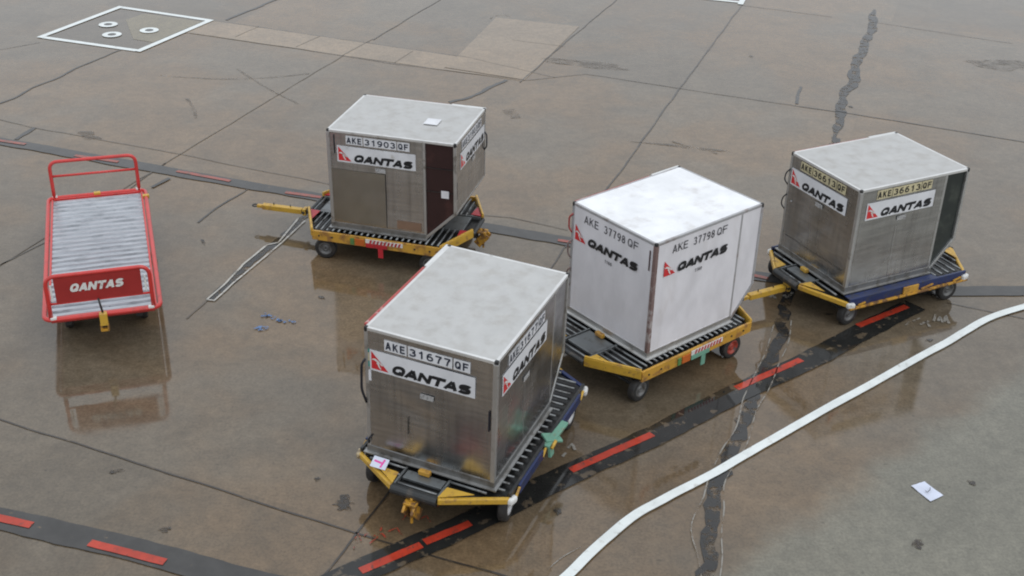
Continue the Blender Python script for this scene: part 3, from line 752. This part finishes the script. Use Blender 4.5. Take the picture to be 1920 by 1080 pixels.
# ------------------------------------------------------------------ dollies
def make_dolly(i, label, style, u0, u1, e0, e1, wheels, accent, gusset_m, rims, tow=None, hitch=True, front_hitch=False, seed=0):
    cen, rot, e = frame_of(i)
    hd = cen.z - .004                                  # height of the roller tops at the centre
    root = empty('container_dolly', (cen.x, cen.y, 0), rot, label, 'cargo dolly', 'container dollies on the wet apron')
    tu, tv = e[4], e[5]
    cu, cv = BW/2, BD/2; yel_ = style == 'yellow'
    X = lambda u: u-cu
    Y = lambda v: v-cv
    va, vb, vm0, vm1 = -.165, (1.70 if yel_ else 1.625), .49, 1.04
    yel = style == 'yellow'
    # dark pan under the rollers
    ins = .03
    P = [(X(u0)+ins*.3, Y(va)+ins), (X(u1)-ins*.3, Y(va)+ins), (X(e1)-ins, Y(vm0)), (X(e1)-ins, Y(vm1)), (X(u1)-ins*.3, Y(vb)-ins), (X(u0)+ins*.3, Y(vb)-ins), (X(e0)+ins, Y(vm1)), (X(e0)+ins, Y(vm0))]
    mb = MB(); mb.prism(P, hd-.085, hd-.06); mb.build('deck_pan', PAN, root)
    for v in (.18, .77, 1.36):
        mb = MB(); mb.box(X(e0)+.25, X(e1)-.25, Y(v)-.035, Y(v)+.035, hd-.17, hd-.086); mb.build('frame_beam', DKGREY, root, bevel=.004)
    for u in wheels:
        mb = MB(); mb.box(X(u)-.05, X(u)+.05, Y(.02), Y(1.51), hd-.25, hd-.168); mb.build('axle_beam', DKGREY, root, bevel=.004)
    # rollers
    pitch = .095 if yel_ else .125; n = int((e1-e0-.10)/pitch)
    for k in range(n):
        u = e0+.07+k*pitch
        def vlim(u_):
            if u_ < u0: return va+(vm0-va)*(u0-u_)/(u0-e0)
            if u_ > u1: return va+(vm0-va)*(u_-u1)/(e1-u1)
            return va
        lo = max(vlim(u-.02), vlim(u+.02))+.055; mid0, mid1 = .515, 1.015
        if i == 3 and -.02 < u < 1.62: lo = .0
        hi = BD+.001-lo
        segs = [(lo, hi)] if -.04 < u < 1.60 else [(lo, mid0-.012), (mid1+.012, hi)]
        if (u <= e0+.16 or u >= e1-.16): segs.append((mid0+.012, mid1-.012))
        for s0, s1 in segs:
            if s1-s0 < .06: continue
            mb = MB(); mb.tube([(X(u), Y(s0), hd-.018), (X(u), Y(s1), hd-.018)], .016, 10); o = mb.build('roller', ROLLER, root)
            for pl in o.data.polygons: pl.use_smooth = len(pl.vertices) == 4
    for v in (.50, 1.03):
        for a, b in ((X(e0)+.03, X(-.04)), (X(1.60), X(e1)-.03)):
            mb = MB(); mb.box(a, b, Y(v)-.013, Y(v)+.013, hd-.055, hd-.004); mb.build('deck_divider', PLATE, root, bevel=.003)
    for a, b in ((e0+.17, -.07), (1.64, e1-.17)):
        mb = MB(); mb.box(X(a), X(b), Y(.53), Y(1.00), hd-.05, hd-.012); mb.build('cover_plate', PLATE, root, bevel=.006)
    # side rails
    for v, sgn in ((va, -1), (vb, 1)):
        mb = MB()
        y0, y1 = sorted((Y(v), Y(v)+sgn*.035))
        mb.box(X(u0)+.002, X(u1)-.002, y0, y1, hd-(.145 if i != 1 else .05), hd+.004)
        if yel:
            y0, y1 = sorted((Y(v)-sgn*.02, Y(v)+sgn*.034))
            mb.box(X(u0)+.01, X(u1)-.01, y0, y1, hd-.1505, hd-.1455)
        rail = mb.build('side_rail', YELLOW if yel else (BLUE if i == 3 else DKGREY), root, bevel=.004)
        if yel:
            for ub in (u0+.12, u0+.34, u1-.62, u1-.40, u1-.16):
                mb = MB(); mb.tube([(X(ub), Y(v)+sgn*.030, hd-.07), (X(ub), Y(v)+sgn*.044, hd-.07)], .015, 8); mb.build('bolt', DKGREY, root)
        if i == 3:
            mb = MB(); y0, y1 = sorted((Y(v)+sgn*.037, Y(v)+sgn*.080))
            mb.box(X(u0)-.02, X(u1)+.02, y0, y1, hd-.150, hd-.118); mb.build('bumper_rail', WORN_YELLOW, root, bevel=.006)
            for a, b, q in ((u0+.15, u0+.28, .3), (u0+1.33, u0+1.55, .6), (u0+1.95, u0+2.1, .5)):
                mb = MB(); mb.bar((X(a), Y(v)+sgn*.052, hd-.105), (X(b), Y(v)+sgn*.047, hd-.105+.06*q), .02, .020); mb.build('guard_strip', YELLOW, root)
            mb = MB(); mb.box(X(u0+.98), X(u0+1.26), min(Y(v)+sgn*.036, Y(v)+sgn*.062), max(Y(v)+sgn*.036, Y(v)+sgn*.062), hd-.117, hd-.005); mb.build('side_plate', YELLOW, root, bevel=.004)
            # sloping blue ledge beside the rollers
            mb = MB(); s0 = Y(-.055) if sgn < 0 else Y(BD+.055)
            P = [(X(u0)+.02, s0, hd-.004), (X(1.60), s0, hd-.004), (X(1.66), Y(v)-sgn*.002, hd-.012), (X(u0)+.02, Y(v)-sgn*.002, hd-.012)]
            mb.add(P+[(x, y, z-.012) for x, y, z in P], [(0,1,2,3),(7,6,5,4),(0,4,5,1),(1,5,6,2),(2,6,7,3),(3,7,4,0)]); mb.build('side_ledge', BLUE, root)
        if i == 1:
            for a, b in ((u0+.18, u0+.86), (u0+1.42, u1-.22)):
                mb = MB(); mb.bar((X(a), Y(v)+sgn*.052, hd-.058), (X(b), Y(v)+sgn*.052, hd-.058), .030, .125); mb.build('side_plate', BLUE, root, bevel=.006)
                for q in (a-.05, b+.05):
                    mb = MB(); mb.bar((X(q)-.06, Y(v)+sgn*.06, hd-.09), (X(q)+.06, Y(v)+sgn*.055, hd-.03), .026, .026); mb.build('guard_strip', YELLOW2, root, bevel=.004)
        # brake gear in the middle of the rail
        if accent is not None:
            yy = Y(v)+sgn*.037; f = lambda a, b: tuple(sorted((a, b)))
            if yel:
                st = .93 if True else 0
                y0, y1 = f(yy, yy+sgn*.010)
                mb = MB(); mb.box(X(st-.30), X(st+.30), y0, y1, hd-.075, hd-.01); mb.build('stripe_board', WHITEACC, root)
                mb = MB(); y0, y1 = f(yy+sgn*.0105, yy+sgn*.0135)
                for k in range(9):
                    a = st-.24+k*.058
                    mb.add([(X(a), y0, hd-.072), (X(a+.03), y0, hd-.072), (X(a+.05), y0, hd-.014), (X(a+.02), y0, hd-.014),
                            (X(a), y1, hd-.072), (X(a+.03), y1, hd-.072), (X(a+.05), y1, hd-.014), (X(a+.02), y1, hd-.014)],
                           [(0,3,2,1),(4,5,6,7),(0,1,5,4),(1,2,6,5),(2,3,7,6),(3,0,4,7)])
                mb.build('stripes', REDACC, root)
                y0, y1 = f(yy, yy+sgn*.016)
                mb = MB(); mb.box(X(st-.30), X(st+.05), y0, y1, hd-.145, hd-.078); mb.build('brake_cover', accent, root, bevel=.003)
                mb = MB(); mb.box(X(st-.47), X(st-.32), y0, y1-.004 if sgn > 0 else y1, hd-.135, hd-.03); mb.build('reflector', ORANGEACC, root, bevel=.003)
                mb = MB(); mb.box(X(st-.55), X(st-.49), y0, y1-.004 if sgn > 0 else y1, hd-.135, hd-.03); mb.build('reflector', GREENACC, root, bevel=.003)
                mb = MB(); mb.box(X(st-.10), X(st-.02), y0, y1, hd-.30, hd-.152); mb.tube([(X(st-.06), (y0+y1)/2, hd-.16), (X(st-.06), (y0+y1)/2, hd-.10)], .006, 6)
                mb.build('brake_tab', accent, root, bevel=.006)
            else:
                if accent is TEAL:
                    mb = MB(); mb.bar((X(u0+.95), yy+sgn*.02, hd-.02), (X(u0+1.42), yy+sgn*.07, hd+.03), .09, .04); mb.bar((X(u0+1.05), yy-sgn*.05, hd+.02), (X(u0+1.20), yy+sgn*.10, hd-.03), .16, .03)
                    mb.bar((X(u0+1.0), yy+sgn*.06, hd-.03), (X(u0+1.0), yy+sgn*.07, hd-.16), .10, .04); mb.build('brake_lever', TEAL, root, bevel=.008)
                    mb = MB(); mb.tube([(X(u0+.95), yy+sgn*.09, hd-.02), (X(u0+1.05), yy+sgn*.10, hd+.03)], .02, 8); mb.build('lever_knob', YELLOW2, root, smooth=True)
    # angled corner bars, end tubes, corner gussets
    for (ue, ur) in ((e0, u0), (e1, u1)):
        sg = 1 if ue > ur else -1
        for (vc, ve, s2) in ((va-.018, vm0, -1), (vb+.018, vm1, 1)):
            mb = MB()
            m_ = YELLOW2 if yel else (YELLOW2 if ue < ur or i != 1 else BLUE)
            if yel:
                mb.bar((X(ur), Y(vc), hd-.035), (X(ue), Y(ve), hd-.03), .042, .13)
                mb.bar((X(ur), Y(vc), hd+.035), (X(ue), Y(ve), hd+.045), .034, .02)
            else:
                mb.bar((X(ur)-sg*.01, Y(vc)+s2*.03, hd-.09), (X(ue), Y(ve), hd-.040), .050, .075)
            mb.build('corner_bar', m_, root, bevel=.012)
            if not yel:
                mb = MB(); mb.bar((X(ur)-sg*.08, Y(vc)+s2*.036, hd-.095), (X(ur)+sg*.045, Y(vc)+s2*.010, hd-.09), .075, .085); mb.build('corner_bumper', CHIPPED if (i == 1 and s2 > 0 and ue < ur) else WHITEACC, root, bevel=.026)
            mb = MB(); q = .5; tip = V((X(ue)-sg*.01, Y(ve), 0)); al = V((X(ue+(ur-ue)*q)-sg*.015, Y(ve+(vc-ve)*q), 0)); inn = V((X(ue)-sg*.20, Y(ve)-s2*-.02, 0))
            T = [(tip.x, tip.y), (al.x, al.y), (inn.x, inn.y)]
            mb.prism(T, hd+.002, hd+.010); mb.build('gusset', gusset_m, root)
        mb = MB(); mb.tube([(X(ue), Y(vm0)-.0, hd-.05), (X(ue), Y(vm1)+.0, hd-.05)], .058 if not yel else .035, 14)
        mb.build('end_tube', DKGREY, root, smooth=False)
        # stop block on the deck
    mb = MB(); mb.box(X(-.115), X(-.050), Y(.72), Y(.86), hd-.005, hd+.055); mb.build('stop_block', YELLOW if i != 3 else YELLOW2, root, bevel=.012)
    # wheels with their brackets
    R_ = .172
    for k, u in enumerate(wheels):
        for v, sgn in ((-.055, -1), (1.59, 1)):
            s_ = 1.0 if hd < .56 else 1.12
            zw = R_*s_ - (X(u)*tu+Y(v)*tv)
            wheel(root, X(u), Y(v), zw, sgn, rims[k], s_, yaw=(.12 if k == 0 else 0))
            mb = MB(); mb.box(X(u)-.03, X(u)+.03, min(Y(v)-sgn*.065, Y(v)-sgn*.09), max(Y(v)-sgn*.065, Y(v)-sgn*.09), zw-.03, hd-.15)
            mb.tube([(X(u), Y(v), zw), (X(u), Y(v)-sgn*.40, zw)], .022, 8); mb.build('axle_bracket', DKGREY, root, bevel=.003)
    # towing gear on the long axis
    ym = Y(.77)
    def clevis(x, sg, name='hitch'):
        mb = MB()
        for s_ in (-.055, .055): mb.bar((x, ym+s_, hd-.33), (x+sg*.16, ym+s_, hd-.14), .03, .13, (0, 0, 1))
        mb.box(min(x, x+sg*.15), max(x, x+sg*.15), ym-.075, ym+.075, hd-.13, hd-.10)
        mb.tube([(x+sg*.09, ym, hd-.40), (x+sg*.09, ym, hd-.06)], .018, 8)
        mb.build(name, WORN_YELLOW, root, bevel=.006)
        mb = MB(); mb.bar((x-sg*.35, ym, hd-.2), (x, ym, hd-.2), .08, .07); mb.build('drawbar', DKGREY, root, bevel=.004)
    if hitch: clevis(X(e1), 1)
    if front_hitch: clevis(X(e0)+.03, -1)
    if tow:
        t0, t1, zt, m_ = tow
        if t0 - e0 < -.01:
            mb = MB(); mb.bar((X(e0)+.1, ym, hd-.17), (X(t0), ym, zt), .07, .06); mb.tube([(X(t0)+.04, ym-.07, zt), (X(t0)+.04, ym+.07, zt)], .025, 8)
            mb.build('towbar_shank', DKGREY, root, bevel=.005)
        else:
            mb = MB(); mb.bar((X(e0)-.02, ym, hd-.30), (X(e0)+.14, ym, hd-.02), .26, .12); mb.tube([(X(e0)-.04, ym-.12, zt+.02), (X(e0)-.04, ym+.12, zt+.02)], .03, 8); mb.build('towbar_shank', DKGREY, root, bevel=.008)
            mb = MB()
            for s_ in (-.06, .06): mb.bar((X(e0)+.02, ym+s_, zt-.02), (X(e0)-.12, ym+s_, zt+.02), .03, .14)
            mb.box(X(e0)-.12, X(e0)-.02, ym-.075, ym+.075, zt+.06, zt+.085); mb.build('hitch', WORN_YELLOW, root, bevel=.006)
        tb = MB(); tb.bar((X(t0), ym, zt), (X(t1)+.14, ym, zt-.01), .095, .085)
        tb.bar((X(t1)+.15, ym, zt-.012), (X(t1)+.04, ym, zt-.015), .06, .05); tb.box(X(t0)+.02, X(t0)+.08, ym-.06, ym+.06, zt-.05, zt+.06)
        tbo = tb.build('towbar', m_, root, bevel=.008)
        mb = MB(); c_ = V((X(t1), ym, zt-.015)); mb.tube([c_+V((math.cos(a)*.042, math.sin(a)*.042, 0)) for a in [2*math.pi*k/14 for k in range(14)]], .012, 8, closed=True)
        mb.build('towing_eye', DKGREY, tbo, smooth=True)
        mb = MB()
        for q in (.25, .6): mb.tube([(X(t0+(t1-t0)*q), ym+.01, zt+.03), (X(t0+(t1-t0)*q), ym+.01, zt+.075)], .008, 6)
        mb.build('towbar_pin', DKGREY, tbo)
    return root, hd

make_dolly(0, 'yellow container dolly with red corner gussets and its yellow towbar pointing left', 'yellow', -.26, 1.82, -.60, 2.13,
           (-.10, 1.62), REDACC, REDACC, (RIM_G, RIM_G), tow=(-.86, -1.70, .33, YELLOW2), seed=1)
d2, hd2 = make_dolly(1, 'blue and yellow container dolly under the front container, with a teal brake lever', 'blue', .02, 2.32, -.38, 2.66,
           (.24, 2.16), TEAL, YELLOW2, (RIM_W, RIM_W), front_hitch=True, seed=2)
make_dolly(2, 'yellow container dolly with teal brake cover and a red wheel, under the white container', 'yellow', -.26, 1.82, -.63, 2.10,
           (-.16, 1.60), TEAL, YELLOW2, (RIM_G, RIM_R), seed=3)
make_dolly(3, 'blue container dolly with white corner bumpers, its towbar reaching the next dolly', 'blue', -.04, 2.16, -.42, 2.52,
           (.08, 1.98), None, YELLOW2, (RIM_G, RIM_G), tow=(-.44, -1.22, .30, YELLOW2), hitch=True, seed=4)

# ------------------------------------------------------------------ flat baggage cart
zc = .60
FL, FR, RR, RL = V((-6.13, 13.23, 0)), V((-4.77, 13.81, 0)), V((-5.98, 17.57, 0)), V((-7.35, 17.03, 0))
cc = (FL+FR+RR+RL)/4
wd = ((FR-FL).length+(RR-RL).length)/2; ln = ((RL-FL).length+(RR-FR).length)/2
ang = math.radians(19.0)
cart = empty('baggage_cart', (cc.x, cc.y, 0), (0, 0, ang), 'red flatbed baggage cart with silver slatted deck, empty and standing alone', 'baggage cart')
hw, hl = wd/2, ln/2
mb = MB(); mb.tube(round_corners([(-hw, -hl, zc-.01), (hw, -hl, zc-.01), (hw, hl, zc-.01), (-hw, hl, zc-.01)], .14, 6, True), .032, 12, closed=True)
mb.build('deck_rail', REDPAINT, cart, smooth=True)
mb = MB()
for s_ in (-1, 1): mb.box(min(s_*(hw-.075), s_*(hw-.045)), max(s_*(hw-.075), s_*(hw-.045)), -hl+.08, hl-.08, zc-.085, zc-.001)
for s_ in (-1, 1): mb.box(-hw+.08, hw-.08, min(s_*(hl-.075), s_*(hl-.045)), max(s_*(hl-.075), s_*(hl-.045)), zc-.085, zc-.001)
mb.build('deck_edge', REDPAINT, cart, bevel=.004)
# slatted deck: one sheet folded into shallow ribs
mb = MB(); nsl = 26; y0 = -hl+.075; st = (2*hl-.15)/nsl; prof = []
for k in range(nsl):
    y = y0+k*st; prof += [(y, zc-.046), (y+st*.10, zc-.006), (y+st*.70, zc-.014), (y+st*.82, zc-.046)]
prof.append((y0+nsl*st, zc-.046)); vs = []; nx = 14
for y, z in prof:
    for j in range(nx+1):
        x = -hw+.076+(2*hw-.152)*j/nx; vs.append((x, y, z+.003*noise.noise(V((x*3, y*2.2, 3)))))
fs = [(i*(nx+1)+j, i*(nx+1)+j+1, (i+1)*(nx+1)+j+1, (i+1)*(nx+1)+j) for i in range(len(prof)-1) for j in range(nx)]
mb.add(vs, fs); mb.build('deck', SLAT, cart)
mb = MB()
for s_ in (-.45, .45): mb.box(s_-.04, s_+.04, -hl+.1, hl-.1, zc-.17, zc-.09)
for y in (-hl+.85, hl-.85): mb.box(-hw+.22, hw-.22, y-.04, y+.04, zc-.25, zc-.169)
mb.build('underframe', DKGREY, cart, bevel=.004)
def hoop(y, h, lean, name):
    mb = MB(); x = hw-.09
    mb.tube(round_corners([(-x, y, zc-.02), (-x, y+lean*.5, zc+h*.5), (-x, y+lean, zc+h), (x, y+lean, zc+h), (x, y+lean*.5, zc+h*.5), (x, y, zc-.02)], .17, 7), .028, 12)
    return mb.build(name, REDPAINT, cart, smooth=True)
hoop(-hl+.01, .62, 0.0, 'front_hoop'); hoop(hl-.01, .60, 0.02, 'rear_hoop')
xq = hw-.10
mb = MB(); mb.tube([(-xq, -hl+.01, zc+.22), (xq, -hl+.01, zc+.22)], .016, 10); mb.build('hoop_crossbar', REDPAINT, cart, smooth=True)
mb = MB(); mb.tube([(-xq, hl, zc+.36), (xq, hl, zc+.36)], .020, 10); mb.build('hoop_crossbar', REDPAINT, cart, smooth=True)
mb = MB(); mb.box(-xq+.09, xq-.10, -hl-.004, -hl+.016, zc+.215, zc+.60); hb = mb.build('headboard', REDBOARD, cart, bevel=.003)
FH = Face((-hw, -hl-.004, zc), (1, 0, 0), (0, 0, 1))
lettering(FH, 'QANTAS', hw-.37, hw+.33, .375, .495, .006, WHITEACC, hb, .034, .005, .28, name='airline_lettering')
# little bright tabs either side of the board
for a in (-xq+.045, xq-.055):
    mb = MB(); mb.box(a-.013, a+.013, -hl+.0, -hl+.010, zc+.26, zc+.50); mb.build('board_bracket', WHITEACC, cart, bevel=.003)
for x_, y_ in ((-hw+.12, -hl+.0), (hw-.12, -hl+.0), (-hw+.10, hl), (hw-.10, hl)):
    mb = MB(); mb.box(x_-.04, x_+.04, y_-.03, y_+.03, zc-.005, zc+.035); mb.build('hoop_socket', WHITEACC, cart, bevel=.01)
for x_, y_ in ((0, hl), (hw, hl-.30)):
    mb = MB(); mb.box(x_-.05, x_+.05, y_-.036, y_+.036, zc-.03, zc+.028); mb.build('reflector', YELLOW2, cart, bevel=.006)
# folded towbar
mb = MB(); mb.box(-.05, .05, -hl-.12, -hl-.03, zc-.13, zc+.05)
mb.build('towbar', YELLOW2, cart, bevel=.012)
mb = MB(); mb.tube([(0, -hl-.08, zc+.06), (-.015, -hl-.07, zc+.16), (-.03, -hl-.05, zc+.26)], .014, 8); mb.build('towbar_grip', BLACKR, cart, smooth=True)
mb = MB()
for s_ in (-.045, .045): mb.box(s_-.014, s_+.014, -hl-.11, -hl-.04, zc-.20, zc-.128)
mb.box(-.055, .055, -hl-.105, -hl-.045, zc-.22, zc-.188); mb.build('hitch', WORN_YELLOW, cart, bevel=.004)
for y in (-hl+.85, hl-.85):
    for s_ in (-1, 1):
        wheel(cart, s_*0, 0, 0, -1, RIM_G).matrix_local = Matrix.Translation((s_*(hw-.24), y, .172)) @ Matrix.Rotation(math.pi/2*(1 if s_ > 0 else -1), 4, 'Z')
        mb = MB(); mb.box(s_*(hw-.34)-.02, s_*(hw-.34)+.02, y-.03, y+.03, .14, zc-.24); mb.tube([(s_*(hw-.24), y, .172), (s_*(hw-.4), y, .172)], .02, 8); mb.build('axle_bracket', DKGREY, cart)

# ------------------------------------------------------------------ paper things
def paper(name, corners, z, label, cat):
    """a limp wet sheet with slightly lifted corners"""
    n = 8; a, b, c, d = [V((p[0], p[1], 0)) for p in corners]; cen = (a+b+c+d)/4; vs = []
    for j in range(n+1):
        for i in range(n+1):
            u, v = i/n, j/n; p = a*(1-u)*(1-v)+b*u*(1-v)+c*u*v+d*(1-u)*v - cen
            vs.append((p.x, p.y, .004+.010*abs(noise.noise(V((u*2.5, v*2.5, 4))))+.012*((u-.5)**2+(v-.5)**2)))
    m0 = len(vs); vs += [(x, y, h-.0012) for x, y, h in vs]
    fs = [(j*(n+1)+i, j*(n+1)+i+1, (j+1)*(n+1)+i+1, (j+1)*(n+1)+i) for j in range(n) for i in range(n)]
    fs += [tuple(m0+k for k in reversed(f)) for f in fs]
    me = bpy.data.meshes.new(name); me.from_pydata(vs, [], fs); me.update()
    o = link(name, me, PAPER, loc=(cen.x, cen.y, z), smooth=True); tag(o, label, cat); return o
sheet = paper('paper_sheet', [(4.779, 11.192), (4.963, 11.282), (5.11, 11.03), (4.925, 10.91)], .001, 'white sheet of paper lying alone on the wet ground beyond the white line', 'paper')
mb = MB(); mb.bar((-.02, -.05, .026), (.03, .0, .026), .008, .002); mb.bar((.03, .0, .026), (.045, .05, .026), .008, .002); mb.bar((-.02, -.05, .026), (-.03, -.01, .026), .006, .002)
mb.build('ink_mark', LETTER_G, sheet)
# tag propped on the front dolly
cen1, rot1, e1_ = frame_of(1)
rm = rot1.to_matrix(); base = V((cen1.x, cen1.y, 0))
def on_dolly(u, v, z): return base + rm @ V((u-BW/2, v-BD/2, z))
tagp = on_dolly(-.17, 1.30, hd2+.012)
note = MB(); note.box(-.095, .095, -.065, .065, 0, .003)
no = note.build('paper_note', PAPER, None, loc=tagp); no.rotation_euler = (rm @ Matrix.Rotation(-math.pi/2, 3, 'Z') @ Matrix.Rotation(.5, 3, 'X')).to_euler()
no.location.z += .035
tag(no, 'white paper note with a pink marker stroke on the corner of the front dolly', 'paper note')
mb = MB(); mb.bar((-.07, .012, .0045), (.045, .0, .0045), .022, .002); mb.bar((.028, -.05, .0048), (.045, .05, .0048), .022, .002); mb.build('marker_stroke', PINK, no)

# ------------------------------------------------------------------ light: overcast sky and a weak veiled sun
SUN_EL, SUN_AZ = math.radians(50), math.radians(130)
w = bpy.data.worlds.new('World'); SC.world = w; w.use_nodes = True; t = w.node_tree
bg = t.nodes['Background']
sky = t.nodes.new('ShaderNodeTexSky'); sky.sky_type = 'NISHITA'; sky.sun_disc = False
sky.sun_elevation = SUN_EL; sky.sun_rotation = SUN_AZ; sky.air_density = 1.0; sky.dust_density = 3.0
hs = t.nodes.new('ShaderNodeHueSaturation'); hs.inputs['Saturation'].default_value = .25
t.links.new(sky.outputs[0], hs.inputs['Color'])
mx = t.nodes.new('ShaderNodeMix'); mx.data_type = 'RGBA'; mx.inputs[0].default_value = .85
t.links.new(hs.outputs[0], mx.inputs[6])   # the cloud layer: a standard overcast sky, three times brighter overhead than at the horizon
tc = t.nodes.new('ShaderNodeTexCoord'); sx = t.nodes.new('ShaderNodeSeparateXYZ'); t.links.new(tc.outputs['Generated'], sx.inputs[0])
mr = t.nodes.new('ShaderNodeMapRange'); mr.inputs['From Min'].default_value = 0; mr.inputs['From Max'].default_value = 1
mr.inputs['To Min'].default_value = .74; mr.inputs['To Max'].default_value = 1.26; t.links.new(sx.outputs['Z'], mr.inputs['Value'])
vm = t.nodes.new('ShaderNodeVectorMath'); vm.operation = 'SCALE'; vm.inputs[0].default_value = (9.4, 9.9, 10.5); t.links.new(mr.outputs[0], vm.inputs['Scale'])
t.links.new(vm.outputs[0], mx.inputs[7])
t.links.new(mx.outputs[2], bg.inputs['Color']); bg.inputs['Strength'].default_value = .108
sl = bpy.data.lights.new('sun', 'SUN'); sl.energy = .5; sl.angle = math.radians(35); sl.color = (1, .97, .92)
so = bpy.data.objects.new('sun', sl); COL.objects.link(so)
sd = V((math.sin(SUN_AZ)*math.cos(SUN_EL), math.cos(SUN_AZ)*math.cos(SUN_EL), math.sin(SUN_EL)))
so.rotation_euler = sd.to_track_quat('Z', 'Y').to_euler()

SC.view_settings.view_transform = 'Standard'; SC.view_settings.look = 'None'
SC.view_settings.exposure = 0; SC.view_settings.gamma = 1
SC.render.engine = 'CYCLES'
SC.cycles.use_denoising = True
SC.cycles.max_bounces = 8
SC.cycles.filter_width = 2.0
